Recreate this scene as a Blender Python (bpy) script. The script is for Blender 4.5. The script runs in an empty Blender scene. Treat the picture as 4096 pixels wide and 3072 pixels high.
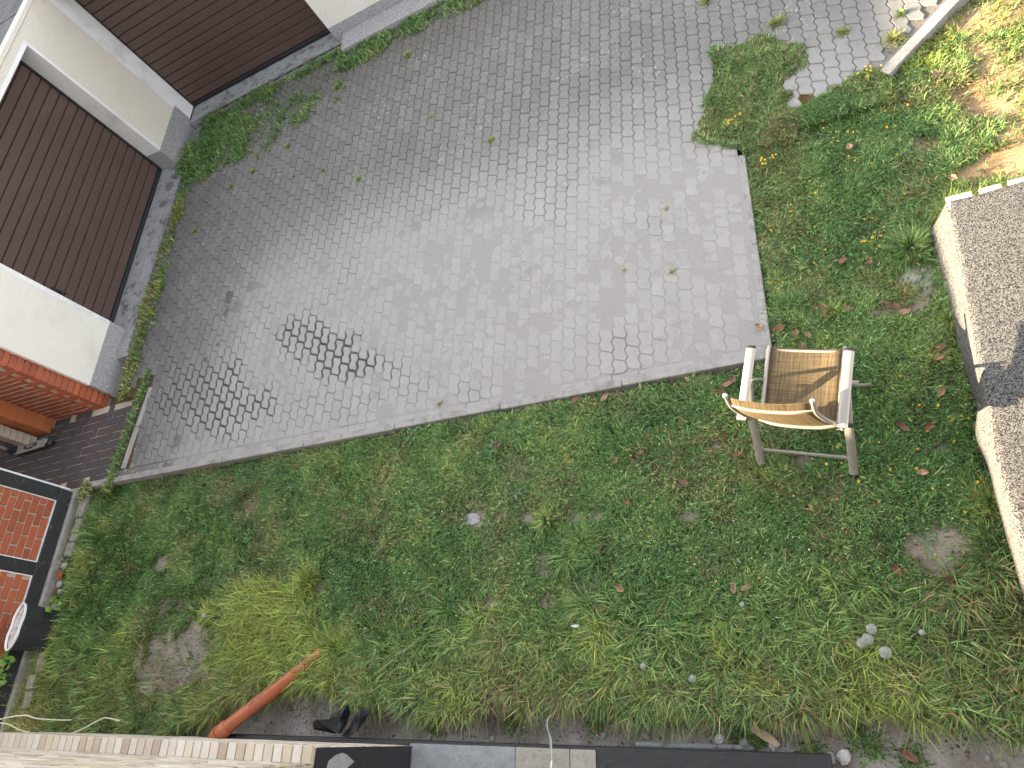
import bpy, math, random
import numpy as np
from mathutils import Vector, Matrix
random.seed(7); RNG = np.random.default_rng(11)
R = math.radians

# ------------------------------------------------------------------ camera
# world: X runs along the house wall, Y away from it, Z up; the phone is held out of a window 4.5 m up
H = 4.5; F = 2797.3; CX, CY = 2048.0, 1536.0; NX, NY = 3598.4, 2951.8; ANG = R(-42.6)
_d = np.array([NX-CX, NY-CY, F]); _d /= np.linalg.norm(_d)
_e1 = np.cross(_d, [0, 0, 1.]); _e1 /= np.linalg.norm(_e1); _e2 = np.cross(_d, _e1)
_U = np.array([math.cos(ANG), math.sin(ANG)]); _V = np.array([-_U[1], _U[0]])
def cam2world(r):
    g = np.array([r @ _e1, -(r @ _e2)]); return Vector((g @ _U, g @ _V, -(r @ _d)))
def at(px, py, h=0.0):
    "point of the level z = h seen at a pixel of the photograph"
    v = cam2world(np.array([px-CX, py-CY, F])); t = (h-H)/v.z
    return (v.x*t, v.y*t)
sc = bpy.context.scene
cd = bpy.data.cameras.new('camera'); cam = bpy.data.objects.new('camera', cd); sc.collection.objects.link(cam)
cx, cy, cz = cam2world(np.array([1., 0, 0])), cam2world(np.array([0, -1., 0])), cam2world(np.array([0, 0, -1.]))
cam.matrix_world = Matrix(((cx.x, cy.x, cz.x, 0), (cx.y, cy.y, cz.y, 0), (cx.z, cy.z, cz.z, H), (0, 0, 0, 1)))
cd.sensor_width = 36; cd.sensor_fit = 'HORIZONTAL'; cd.lens = F/4096*36; cd.clip_start = .05; cd.clip_end = 300
sc.camera = cam
# ------------------------------------------------------------------ light
SUN_EL, SUN_AZ = R(18), R(7)                       # low sun from -X, a little behind the house line
SKY = .105; SUNP = 5.0
sdir = Vector((-math.cos(SUN_EL)*math.cos(SUN_AZ), -math.cos(SUN_EL)*math.sin(SUN_AZ), math.sin(SUN_EL)))
w = bpy.data.worlds.new('World'); sc.world = w; w.use_nodes = True
wn = w.node_tree; bg = wn.nodes['Background']
sk = wn.nodes.new('ShaderNodeTexSky'); sk.sky_type = 'NISHITA'; sk.sun_disc = False
sk.sun_elevation = SUN_EL; sk.sun_rotation = math.atan2(sdir.x, sdir.y) % (2*math.pi)
sk.air_density = 1.0; sk.dust_density = 2.0; sk.ozone_density = .6
hs_ = wn.nodes.new('ShaderNodeHueSaturation'); hs_.inputs['Saturation'].default_value = .18; wn.links.new(sk.outputs[0], hs_.inputs['Color'])
wn.links.new(hs_.outputs[0], bg.inputs[0]); bg.inputs[1].default_value = SKY
sl = bpy.data.lights.new('sun', 'SUN'); sl.energy = SUNP; sl.angle = R(.5); sl.color = (1, .79, .52)
so = bpy.data.objects.new('sun', sl); sc.collection.objects.link(so)
so.rotation_euler = sdir.to_track_quat('Z', 'Y').to_euler(); so.location = (-5, -2, 12)
sc.view_settings.view_transform = 'Standard'; sc.view_settings.look = 'None'
sc.view_settings.exposure = 2.92; sc.view_settings.gamma = 1.0
sc.render.engine = 'CYCLES'

# ------------------------------------------------------------------ noise
def _hash(i, j, s):
    n = (i*374761393 + j*668265263 + s*974634777) & 0xffffffff
    n = ((n ^ (n >> 13))*1274126177) & 0xffffffff
    return ((n ^ (n >> 16)) & 0xffff)/65535.0
def vnoise(x, y, f, s=0):
    x = np.asarray(x, float)*f+500; y = np.asarray(y, float)*f+500
    i = np.floor(x).astype(np.int64); j = np.floor(y).astype(np.int64); u = x-i; v = y-j
    u = u*u*(3-2*u); v = v*v*(3-2*v)
    return (_hash(i, j, s)*(1-u)+_hash(i+1, j, s)*u)*(1-v)+(_hash(i, j+1, s)*(1-u)+_hash(i+1, j+1, s)*u)*v
def fbm(x, y, f, s=0, o=3):
    t = 0; a = .5; n = 0
    for k in range(o): t = t+a*vnoise(x, y, f*2**k, s+k*17); n += a; a *= .5
    return t/n
def sstep(a, b, x): t = np.clip((x-a)/(b-a), 0, 1); return t*t*(3-2*t)

# ------------------------------------------------------------------ materials
class NT:
    def __init__(s, name):
        s.m = bpy.data.materials.new(name); s.m.use_nodes = True; s.t = s.m.node_tree; s.N = s.t.nodes; s.L = s.t.links
        s.b = s.N['Principled BSDF']; s.out = s.N['Material Output']
    def n(s, typ, **k):
        o = s.N.new('ShaderNode'+typ)
        for a, b in k.items(): setattr(o, a, b)
        return o
    def set(s, sock, v):
        if isinstance(v, bpy.types.NodeSocket): s.L.new(v, sock)
        elif isinstance(v, (tuple, list)) and len(v) == 3 and sock.type == 'RGBA': sock.default_value = (*v, 1)
        else: sock.default_value = v
    def pos(s): return s.n('NewGeometry').outputs['Position']
    def obj(s): return s.n('TexCoord').outputs['Object']
    def math(s, op, a, b=0.0, c=0.0):
        o = s.n('Math', operation=op); s.set(o.inputs[0], a); s.set(o.inputs[1], b); s.set(o.inputs[2], c); return o.outputs[0]
    def noise(s, vec, scale, detail=4, rough=.55, dist=0, out='Fac'):
        o = s.n('TexNoise'); s.L.new(vec, o.inputs['Vector']); o.inputs['Scale'].default_value = scale
        o.inputs['Detail'].default_value = detail; o.inputs['Roughness'].default_value = rough; o.inputs['Distortion'].default_value = dist
        return o.outputs[out]
    def voro(s, vec, scale, feature='F1', out='Distance'):
        o = s.n('TexVoronoi', feature=feature); s.L.new(vec, o.inputs['Vector']); o.inputs['Scale'].default_value = scale; return o.outputs[out]
    def ramp(s, fac, *st):
        o = s.n('ValToRGB'); s.L.new(fac, o.inputs[0]); e = o.color_ramp.elements
        while len(e) < len(st): e.new(.5)
        for q, (p, c) in zip(e, st):
            q.position = p; q.color = (c, c, c, 1) if isinstance(c, (int, float)) else (*c, 1)
        return o.outputs[0]
    def step(s, x, a, b):
        o = s.n('MapRange', interpolation_type='SMOOTHSTEP'); s.set(o.inputs[0], x); s.set(o.inputs[1], a); s.set(o.inputs[2], b); return o.outputs[0]
    def mix(s, f, a, b, mode='MIX'):
        o = s.n('Mix', data_type='RGBA', blend_type=mode); s.set(o.inputs[0], f); s.set(o.inputs[6], a); s.set(o.inputs[7], b); return o.outputs[2]
    def scalev(s, vec, v):
        o = s.n('VectorMath', operation='MULTIPLY'); s.L.new(vec, o.inputs[0]); o.inputs[1].default_value = v; return o.outputs[0]
    def bump(s, h, dist=.002, strength=1.0):
        o = s.n('Bump'); o.inputs['Distance'].default_value = dist; o.inputs['Strength'].default_value = strength
        s.L.new(h, o.inputs['Height']); s.L.new(o.outputs[0], s.b.inputs['Normal'])
    def fin(s, col, rough=.8, metal=0.0, spec=.5):
        s.set(s.b.inputs['Base Color'], col); s.set(s.b.inputs['Roughness'], rough); s.set(s.b.inputs['Metallic'], metal)
        s.b.inputs['Specular IOR Level'].default_value = spec; return s.m
    def sep(s, v):
        o = s.n('SeparateXYZ'); s.L.new(v, o.inputs[0]); return o.outputs
def plain(name, col, rough=.7, metal=0.0, var=.12, scale=12, bump=.0006, spec=.5, stain=None):
    t = NT(name); v = t.obj()
    n = t.noise(v, scale, 5); n2 = t.noise(v, scale*9, 3)
    c = t.mix(t.ramp(n, (.3, 0), (.7, 1)), tuple(x*(1-var) for x in col), tuple(min(1, x*(1+var)) for x in col))
    if stain: c = t.mix(t.ramp(t.noise(v, scale*.6, 6, .7), (.5, 0), (.66, .8)), c, stain)
    if bump: t.bump(n2, bump)
    return t.fin(c, rough, metal, spec)

def dust_mask(t, p):
    "where fine pale sand lies on the driveway: below a line along the tyre track, fading to the left"
    xyz = t.sep(p); nb = t.noise(p, .9, 5, .6); nf = t.noise(p, 5, 5, .7)
    y = t.math('ADD', xyz[1], t.math('MULTIPLY', t.math('SUBTRACT', nb, .5), 1.1))
    y = t.math('ADD', y, t.math('MULTIPLY', t.math('SUBTRACT', nf, .5), .55))
    # right of X = -1.2 the sand reaches a little less far
    m1 = t.step(y, 5.6, 4.1)
    x = t.math('ADD', xyz[0], t.math('MULTIPLY', t.math('SUBTRACT', nb, .5), 1.6))
    x = t.math('ADD', x, t.math('MULTIPLY', xyz[1], -.25))
    m2 = t.step(x, -7.5, -6.2)
    return t.math('MULTIPLY', m1, m2)
def mat_paver():
    t = NT('concrete_paver'); p = t.pos(); xyz = t.sep(p); d = dust_mask(t, p)
    rnd = t.n('ObjectInfo').outputs['Random']
    at_ = t.n('Attribute', attribute_type='GEOMETRY', attribute_name='tone').outputs['Fac']
    rnd = t.math('FRACT', t.math('ADD', rnd, at_))
    n = t.noise(p, 14, 6, .65); n2 = t.noise(p, 90, 4, .7); n3 = t.noise(p, 2.2, 4)
    base = t.mix(t.ramp(n, (.25, 0), (.75, 1)), (.135, .132, .129), (.215, .21, .203))
    base = t.mix(t.math('MULTIPLY', rnd, .55), base, (.115, .115, .117))
    base = t.mix(t.ramp(n3, (.5, 0), (.75, .55)), base, (.19, .186, .18))
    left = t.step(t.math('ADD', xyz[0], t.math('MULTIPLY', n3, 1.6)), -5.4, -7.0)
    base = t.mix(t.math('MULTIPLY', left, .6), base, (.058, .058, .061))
    far = t.step(xyz[1], 6.3, 7.6)
    base = t.mix(t.math('MULTIPLY', far, .45), base, (.075, .065, .055))
    speck = t.ramp(t.noise(p, 160, 2, .6), (.60, 0), (.70, 1))
    base = t.mix(t.math('MULTIPLY', speck, .35), base, (.42, .41, .40))
    # lichen
    lm = t.math('MULTIPLY', t.ramp(t.noise(p, 1.5, 3), (.50, 0), (.60, 1)), t.math('SUBTRACT', 1.0, t.math('MULTIPLY', d, .85)))
    vv = t.voro(t.mix(.12, p, t.noise(p, 30, 3, out='Color')), 26)
    li = t.math('MULTIPLY', t.ramp(vv, (.20, 1), (.30, 0)), t.ramp(t.noise(p, 11, 3), (.45, 0), (.55, 1)))
    base = t.mix(t.math('MULTIPLY', t.math('MULTIPLY', li, lm), .75), base, (.50, .50, .48))
    dust = t.mix(t.ramp(t.noise(p, 5, 7, .7), (.3, 0), (.7, 1)), (.275, .265, .258), (.34, .33, .322))
    dust = t.mix(t.math('MULTIPLY', t.ramp(n2, (.55, 0), (.75, 1)), .3), dust, (.19, .182, .175))
    dust = t.mix(t.math('MULTIPLY', rnd, .12), dust, (.24, .235, .23))
    # dark smears of damp
    sm = t.ramp(t.noise(t.scalev(p, (1, 2.2, 1)), 1.7, 6, .75), (.57, 0), (.68, 1))
    dust = t.mix(t.math('MULTIPLY', sm, .5), dust, (.17, .16, .155))
    col = t.mix(t.math('MULTIPLY', d, .93), base, dust)
    hgt = t.math('ADD', t.math('MULTIPLY', n2, .6), t.math('MULTIPLY', n, .9))
    t.bump(hgt, .004); return t.fin(col, .93, spec=.25)
def mat_bed():
    t = NT('joint_sand'); p = t.pos(); xyz = t.sep(p); d = dust_mask(t, p)
    dk = t.n('Attribute', attribute_type='GEOMETRY', attribute_name='dark').outputs['Fac']
    ms = t.n('Attribute', attribute_type='GEOMETRY', attribute_name='moss').outputs['Fac']
    n = t.noise(p, 40, 5, .7)
    dark = t.mix(n, (.035, .032, .03), (.085, .078, .07))
    dust = t.mix(n, (.22, .21, .205), (.32, .31, .302))
    c = t.mix(t.math('MULTIPLY', d, .95), dark, dust)
    dd = t.mix(n, (.055, .05, .047), (.10, .093, .088)); c = t.mix(dk, c, dd)
    mc = t.mix(t.noise(p, 18, 4), (.04, .022, .008), (.11, .075, .02)); c = t.mix(ms, c, mc)
    t.bump(n, .003); return t.fin(c, .95, spec=.2)
def mat_vcol(name, rough=.6, trans=0.0, bump=0.0, spec=.3, attr='Col', detail=0.0):
    t = NT(name); a = t.n('Attribute', attribute_type='GEOMETRY', attribute_name=attr).outputs['Color']
    c = a
    if detail:
        n = t.noise(t.pos(), 60, 5, .7); c = t.mix(detail, a, t.mix(n, (0, 0, 0), (1, 1, 1)), 'OVERLAY')
    if bump: t.bump(t.noise(t.pos(), 55, 6, .75), bump)
    m = t.fin(c, rough, spec=spec)
    if trans:
        tr = t.n('BsdfTranslucent'); t.L.new(a, tr.inputs[0]); mx = t.n('MixShader'); mx.inputs[0].default_value = trans
        t.L.new(t.b.outputs[0], mx.inputs[1]); t.L.new(tr.outputs[0], mx.inputs[2]); t.L.new(mx.outputs[0], t.out.inputs[0])
    return m
def mat_concrete(name, a, b, stain=(.08, .075, .06), amt=.6, sc_=3):
    t = NT(name); p = t.pos(); n = t.noise(p, sc_, 7, .7); n2 = t.noise(p, 70, 4, .7)
    c = t.mix(t.ramp(n, (.3, 0), (.7, 1)), a, b)
    c = t.mix(t.math('MULTIPLY', t.ramp(t.noise(p, sc_*1.7, 6, .75), (.5, 0), (.62, 1)), amt), c, stain)
    c = t.mix(t.math('MULTIPLY', t.ramp(n2, (.5, 0), (.7, 1)), .3), c, tuple(x*.6 for x in a))
    t.bump(n2, .004); return t.fin(c, .92, spec=.25)
def mat_render(name, col, rel=.006, scale=70, dirt=(.45, .42, .33)):
    t = NT(name); p = t.pos(); v = t.voro(p, scale, 'SMOOTH_F1'); n = t.noise(p, scale*1.3, 4, .6, 1.5)
    c = t.mix(t.ramp(n, (.35, 0), (.65, 1)), tuple(x*.88 for x in col), col)
    c = t.mix(t.math('MULTIPLY', t.ramp(t.noise(p, 1.6, 5, .7), (.5, 0), (.75, 1)), .4), c, dirt)
    t.bump(t.math('ADD', v, n), rel); return t.fin(c, .95, spec=.2)
def mat_speckle(name, a, b, scale=260, rel=.002, warm=None):
    t = NT(name); p = t.pos(); n = t.noise(p, scale, 3, .8); v = t.voro(p, scale*1.1, out='Color')
    g = t.math('ADD', t.math('MULTIPLY', n, .5), t.math('MULTIPLY', t.sep(v)[0], .5))
    c = t.mix(t.ramp(g, (.38, 0), (.62, 1)), a, b)
    if warm: c = t.mix(t.math('MULTIPLY', t.ramp(t.noise(p, 4, 4), (.45, 0), (.7, 1)), .5), c, warm)
    t.bump(g, rel); return t.fin(c, .95, spec=.2)
def mat_brick(name, a, b, c_, scale=30, rel=.004):
    t = NT(name); p = t.pos(); rnd = t.n('ObjectInfo').outputs['Random']
    n = t.noise(t.scalev(p, (1, 1, 2.5)), scale, 6, .7); c = t.mix(t.ramp(n, (.3, 0), (.7, 1)), a, b)
    c = t.mix(t.math('MULTIPLY', rnd, .7), c, c_); t.bump(n, rel); return t.fin(c, .85, spec=.3)
def mat_door():
    t = NT('brown_door_paint'); p = t.pos()
    c = t.mix(t.noise(p, 1.2, 4), (.068, .041, .035), (.096, .061, .053))
    c = t.mix(t.math('MULTIPLY', t.ramp(t.noise(t.scalev(p, (1, 1, 3)), 2.5, 7, .8), (.58, 0), (.75, 1)), .35), c, (.16, .13, .11))
    c = t.mix(t.ramp(t.voro(t.mix(.2, p, t.noise(p, 9, 3, out='Color')), 9), (.018, .8), (.03, 0)), c, (.35, .28, .24))
    t.bump(t.noise(p, 260, 3), .0012); return t.fin(c, t.ramp(t.noise(p, 6, 4), (.3, .36), (.7, .55)), spec=.5)
def mat_timber():
    t = NT('black_tarred_timber'); p = t.pos(); n = t.noise(t.scalev(p, (8, 2, 8)), 5, 7, .75)
    w_ = t.noise(t.scalev(p, (3, 3, 3)), 3, 7, .8)
    c = t.mix(n, (.008, .009, .010), (.035, .037, .042)); c = t.mix(t.ramp(w_, (.60, 0), (.66, .9)), c, (.38, .33, .30))
    t.bump(n, .006); return t.fin(c, .6, spec=.4)
def mat_bitumen():
    t = NT('black_bitumen_coat'); p = t.pos(); n = t.noise(p, 30, 6, .7)
    c = t.mix(n, (.012, .013, .015), (.03, .031, .035)); c = t.mix(t.ramp(t.noise(p, 55, 4, .8), (.68, 0), (.74, .6)), c, (.3, .3, .3))
    t.bump(n, .004); return t.fin(c, .42, spec=.5)
def mat_fabric():
    t = NT('woven_sling_fabric'); u = t.n('TexCoord').outputs['UV']
    xyz = t.sep(u); S = 190.0
    sx = t.math('SINE', t.math('MULTIPLY', xyz[0], S*6.283*.5)); sy = t.math('SINE', t.math('MULTIPLY', xyz[1], S*6.283*.5))
    wv = t.math('MULTIPLY', sx, sy)
    rx = t.noise(t.scalev(u, (90, 3, 1)), 1.0, 3, .7); ry = t.noise(t.scalev(u, (3, 90, 1)), 1.0, 3, .7)
    k = t.math('ADD', t.math('MULTIPLY', wv, .22), t.math('ADD', t.math('MULTIPLY', rx, .7), t.math('MULTIPLY', ry, .4)))
    c = t.mix(t.ramp(k, (.35, 0), (.8, 1)), (.014, .014, .017), (.26, .185, .085))
    t.bump(wv, .0008); return t.fin(c, .75, spec=.3)
def mat_slips():
    t = NT('pale_stone_slips'); p = t.pos(); rnd = t.n('Attribute', attribute_type='GEOMETRY', attribute_name='tone').outputs['Fac']
    r2 = t.n('ObjectInfo').outputs['Random']; rr = t.math('FRACT', t.math('ADD', rnd, r2))
    c = t.ramp(rr, (0, (.52, .45, .37)), (.25, (.66, .61, .54)), (.45, (.40, .32, .25)), (.65, (.58, .50, .38)), (.85, (.70, .66, .60)), (1, (.48, .42, .36)))
    n = t.noise(p, 45, 6, .7); c = t.mix(t.ramp(n, (.3, .0), (.75, .35)), c, (.36, .29, .23)); t.bump(n, .004); return t.fin(c, .85, spec=.3)
M = dict(
 paver=mat_paver(), bed=mat_bed(), grass=mat_vcol('grass_blades', .5, .25, spec=.35), leaf=mat_vcol('clover_leaves', .55, .15, spec=.4),
 soil=mat_vcol('soil', .95, 0, .012, .2, detail=.45), stone=plain('grey_stone', (.30, .30, .30), .9, var=.25, scale=20, bump=.003),
 kerb=mat_concrete('kerb_concrete', (.24, .23, .225), (.34, .33, .32), (.13, .12, .11), .5, 5),
 apron=mat_concrete('apron_concrete', (.26, .28, .31), (.36, .37, .38), (.085, .08, .07), .85, 3.5),
 plaster=mat_render('white_rough_plaster', (.80, .78, .73)), plaster2=mat_render('cream_pebble_plaster', (.76, .72, .64), .008, 80, (.52, .47, .34)),
 plinth=mat_speckle('grey_plinth_plaster', (.19, .195, .205), (.44, .44, .45), 170, .003),
 white=plain('white_paint', (.74, .74, .76), .6, var=.05, scale=3, bump=.001, stain=(.52, .52, .52)), door=mat_door(),
 rubber=plain('black_rubber', (.012, .013, .015), .55), zinc=plain('zinc_grating', (.42, .46, .50), .4, .75, scale=30),
 roof=mat_concrete('roof_felt', (.10, .10, .11), (.15, .145, .15), (.06, .06, .06), .5, 4),
 timber=mat_timber(), mortar=mat_concrete('pale_mortar', (.42, .36, .29), (.50, .44, .36), (.3, .25, .2), .4, 12),
 brick=mat_brick('red_brick', (.33, .085, .042), (.44, .13, .065), (.25, .065, .035)),
 clay=mat_brick('orange_clay_block', (.46, .155, .06), (.53, .20, .085), (.42, .13, .05), 60, .003),
 herr=mat_brick('dark_clinker_block', (.050, .052, .062), (.085, .075, .078), (.088, .060, .056), 20, .003),
 beige=plain('beige_block', (.42, .36, .30), .9, var=.12, scale=20, bump=.002),
 slips=mat_slips(), bitumen=mat_bitumen(), slab=mat_concrete('grey_slab', (.25, .265, .285), (.34, .35, .36), (.19, .19, .19), .5, 9),
 slabb=mat_concrete('beige_slab', (.32, .30, .26), (.40, .375, .33), (.22, .2, .17), .5, 9),
 alu=plain('champagne_aluminium', (.36, .33, .30), .36, .35, var=.05, scale=4, bump=0), plastic=plain('black_plastic', (.015, .016, .02), .4),
 fabric=mat_fabric(), carpet=mat_speckle('speckled_carpet', (.02, .021, .026), (.19, .185, .175), 210, .004),
 wood=plain('pale_deck_wood', (.62, .50, .36), .75, var=.15, scale=9, bump=.002), board=plain('weathered_board', (.20, .19, .18), .9, var=.3, scale=20, bump=.003),
 board2=plain('tan_broken_board', (.40, .30, .23), .85, var=.15, scale=14, bump=.002),
 pipe=plain('orange_drain_pipe', (.42, .125, .055), .38, var=.08, scale=5, bump=0, stain=(.32, .12, .07)),
 tarp=plain('black_membrane', (.012, .014, .019), .42, var=.5, scale=18, bump=.0015, stain=(.10, .11, .125)),
 cable=plain('cream_cable', (.66, .62, .50), .5, var=.05), wire=plain('blue_wire', (.16, .33, .55), .5, var=.05), wirey=plain('yellow_wire', (.55, .50, .15), .5),
 dry=plain('dead_leaf', (.20, .10, .065), .75, var=.35, scale=30, bump=.001), dry2=plain('pale_dead_leaf', (.34, .21, .14), .75, var=.3, scale=30, bump=.001),
 fluff=plain('seed_fluff', (.42, .43, .40), .9, bump=0), seed=plain('brown_seed', (.22, .16, .09), .8), stem=plain('green_stem', (.16, .20, .06), .6),
 petal=plain('yellow_petal', (.75, .42, .02), .6, bump=0), daisy=plain('white_petal', (.8, .8, .78), .6, bump=0), gleaf=plain('bright_green_leaf', (.13, .27, .045), .5, var=.25, scale=25),
 bleaf=plain('blue_green_leaf', (.05, .15, .085), .5, var=.25, scale=25), wall=plain('plain_wall', (.55, .5, .45), .9), glass=plain('window_glass', (.03, .035, .04), .08),
 chalk=plain('white_rubble', (.55, .55, .54), .95, var=.2, scale=25, bump=.004), rust=mat_concrete('whitish_corroded_metal', (.45, .47, .52), (.62, .64, .68), (.22, .13, .07), .8, 9),
 silver=plain('silver_metal', (.50, .50, .49), .35, .6), print_=plain('black_print', (.03, .025, .025), .5), printw=plain('pale_print', (.6, .58, .55), .5), plast2=plain('garage_wall', (.6, .56, .5), .9))

# ------------------------------------------------------------------ object helpers
COL = sc.collection
def tag(o, label=None, cat=None, group=None, kind=None):
    if label: o['label'] = label
    if cat: o['category'] = cat
    if group: o['group'] = group
    if kind: o['kind'] = kind
    return o
def thing(name, label, cat, loc=(0, 0, 0), group=None):
    o = bpy.data.objects.new(name, None); o.empty_display_size = .1; COL.objects.link(o); o.location = loc; return tag(o, label, cat, group)
class MB:
    def __init__(s): s.v = []; s.f = []; s.uv = None
    def add(s, vs, fs):
        k = len(s.v); s.v += [tuple(v) for v in vs]; s.f += [tuple(i+k for i in f) for f in fs]; return s
    def box(s, x0, x1, y0, y1, z0, z1, c=0.0, T=None):
        if c <= 0:
            vs = [(x, y, z) for z in (z0, z1) for x, y in ((x0, y0), (x1, y0), (x1, y1), (x0, y1))]
            fs = [(3, 2, 1, 0), (4, 5, 6, 7), (0, 1, 5, 4), (1, 2, 6, 5), (2, 3, 7, 6), (3, 0, 4, 7)]
        else:      # chamfered: corner vertices pulled in along each axis
            vs = []; idx = {}
            for i, x in enumerate((x0, x1)):
                for j, y in enumerate((y0, y1)):
                    for k, z in enumerate((z0, z1)):
                        dx, dy, dz = (c if i == 0 else -c), (c if j == 0 else -c), (c if k == 0 else -c)
                        idx[i, j, k, 0] = len(vs); vs.append((x, y+dy, z+dz))
                        idx[i, j, k, 1] = len(vs); vs.append((x+dx, y, z+dz))
                        idx[i, j, k, 2] = len(vs); vs.append((x+dx, y+dy, z))
            I = idx; fs = []
            for i in (0, 1): q = [I[i, 0, 0, 0], I[i, 1, 0, 0], I[i, 1, 1, 0], I[i, 0, 1, 0]]; fs.append(tuple(q if i else q[::-1]))
            for j in (0, 1): q = [I[0, j, 0, 1], I[0, j, 1, 1], I[1, j, 1, 1], I[1, j, 0, 1]]; fs.append(tuple(q if j else q[::-1]))
            for k in (0, 1): q = [I[0, 0, k, 2], I[1, 0, k, 2], I[1, 1, k, 2], I[0, 1, k, 2]]; fs.append(tuple(q if k else q[::-1]))
            for i in (0, 1):
                for j in (0, 1): fs.append((I[i, j, 0, 0], I[i, j, 1, 0], I[i, j, 1, 1], I[i, j, 0, 1])); 
            for i in (0, 1):
                for k in (0, 1): fs.append((I[i, 0, k, 0], I[i, 0, k, 2], I[i, 1, k, 2], I[i, 1, k, 0]))
            for j in (0, 1):
                for k in (0, 1): fs.append((I[0, j, k, 1], I[0, j, k, 2], I[1, j, k, 2], I[1, j, k, 1]))
            for i in (0, 1):
                for j in (0, 1):
                    for k in (0, 1): fs.append((I[i, j, k, 0], I[i, j, k, 1], I[i, j, k, 2]))
        if T: vs = [T(*v) for v in vs]
        return s.add(vs, fs)
    def tube(s, path, r, n=10, flat=1.0, up=(0, 0, 1), caps=True):
        P = [Vector(p) for p in path]; rs = r if isinstance(r, (list, tuple)) else [r]*len(P); vs = []; fs = []
        up = Vector(up); prev = None
        for i, p in enumerate(P):
            t = (P[min(i+1, len(P)-1)]-P[max(i-1, 0)]).normalized()
            a = prev if prev is not None else (up if abs(t.dot(up)) < .95 else Vector((1, 0, 0)))
            a = (a-t*a.dot(t)).normalized(); prev = a; b = t.cross(a)
            for k in range(n):
                q = 2*math.pi*k/n; vs.append(p+a*math.sin(q)*rs[i]*flat+b*math.cos(q)*rs[i])
        for i in range(len(P)-1):
            for k in range(n): fs.append((i*n+k, i*n+(k+1) % n, (i+1)*n+(k+1) % n, (i+1)*n+k))
        if caps: fs += [tuple(range(n))[::-1], tuple((len(P)-1)*n+k for k in range(n))]
        return s.add(vs, fs)
    def build(s, name, mat, parent=None, smooth=False, off=None):
        me = bpy.data.meshes.new(name)
        o3 = Vector(off) if off is not None else (Vector(parent.location) if parent is not None and parent.parent is None else Vector((0, 0, 0)))
        if parent is not None and parent.parent is not None: o3 = Vector(parent.parent.location)+Vector(parent.location)
        me.from_pydata([tuple(Vector(v)-o3) for v in s.v], [], s.f); me.update()
        import bmesh
        if len(s.f) < 4000:
            bm = bmesh.new(); bm.from_mesh(me); bmesh.ops.recalc_face_normals(bm, faces=bm.faces); bm.to_mesh(me); bm.free()
        if smooth:
            me.polygons.foreach_set('use_smooth', [True]*len(me.polygons))
            try: me.set_sharp_from_angle(angle=R(40))
            except Exception: pass
        me.materials.append(mat); o = bpy.data.objects.new(name, me); COL.objects.link(o)
        if parent is not None: o.parent = parent
        elif off is not None: o.location = off
        return o
def sphere(c, r, n=8, m=5, sq=(1, 1, 1)):
    vs = [(c[0], c[1], c[2]+r*sq[2])]; fs = []
    for i in range(1, m):
        a = math.pi*i/m
        for k in range(n): q = 2*math.pi*k/n; vs.append((c[0]+r*sq[0]*math.sin(a)*math.cos(q), c[1]+r*sq[1]*math.sin(a)*math.sin(q), c[2]+r*sq[2]*math.cos(a)))
    vs.append((c[0], c[1], c[2]-r*sq[2])); L = len(vs)-1
    for k in range(n): fs.append((0, 1+k, 1+(k+1) % n)); fs.append((L, 1+(m-2)*n+(k+1) % n, 1+(m-2)*n+k))
    for i in range(m-2):
        for k in range(n): fs.append((1+i*n+k, 1+(i+1)*n+k, 1+(i+1)*n+(k+1) % n, 1+i*n+(k+1) % n))
    return vs, fs
def npmesh(name, V, Fq, Ft, mat, cols=None, attrs=None, smooth=False):
    "mesh from numpy arrays: quads Fq (n,4), tris Ft (m,3)"
    me = bpy.data.meshes.new(name); nq = 0 if Fq is None else len(Fq); nt = 0 if Ft is None else len(Ft)
    me.vertices.add(len(V)); me.vertices.foreach_set('co', np.ascontiguousarray(V, np.float32).ravel())
    idx = np.concatenate(([Fq.ravel()] if nq else [])+([Ft.ravel()] if nt else [])).astype(np.int32)
    st = np.concatenate([np.arange(nq)*4, nq*4+np.arange(nt)*3]).astype(np.int32)
    me.loops.add(len(idx)); me.loops.foreach_set('vertex_index', idx); me.polygons.add(nq+nt); me.polygons.foreach_set('loop_start', st)
    me.polygons.foreach_set('use_smooth', np.full(nq+nt, smooth)); me.update(calc_edges=True)
    if cols is not None:
        a = me.color_attributes.new('Col', 'FLOAT_COLOR', 'POINT'); c4 = np.ones((len(V), 4), np.float32); c4[:, :3] = cols; a.data.foreach_set('color', c4.ravel())
    for k, v in (attrs or {}).items():
        a = me.attributes.new(k, 'FLOAT', 'POINT'); a.data.foreach_set('value', np.ascontiguousarray(v, np.float32))
    me.materials.append(mat); o = bpy.data.objects.new(name, me); COL.objects.link(o); return o

# ------------------------------------------------------------------ regions
def ell(x, y, cx_, cy_, rx, ry, ang=0, s=3, rough=.5):
    c, q = math.cos(ang), math.sin(ang); dx, dy = x-cx_, y-cy_
    u = (dx*c+dy*q)/rx; v = (-dx*q+dy*c)/ry
    return sstep(1.15, .8, np.sqrt(u*u+v*v)+(fbm(x, y, 9, s)-.5)*2*rough)
def inpoly(x, y, P):
    r = np.zeros(np.shape(x), bool); n = len(P)
    for i in range(n):
        x1, y1 = P[i]; x2, y2 = P[(i+1) % n]
        c = ((y1 > y) != (y2 > y)) & (x < (x2-x1)*(y-y1)/(y2-y1+1e-12)+x1); r ^= c
    return r
def bank(x): # edge of the turf above the trench beside the house
    return .10+.10*np.exp(-((x+4.0)/.7)**2)-.28*sstep(-4.7, -5.6, x)-.15*sstep(.1, .7, x)+(fbm(x, x*0, 3, 5)-.5)*.12
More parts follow.
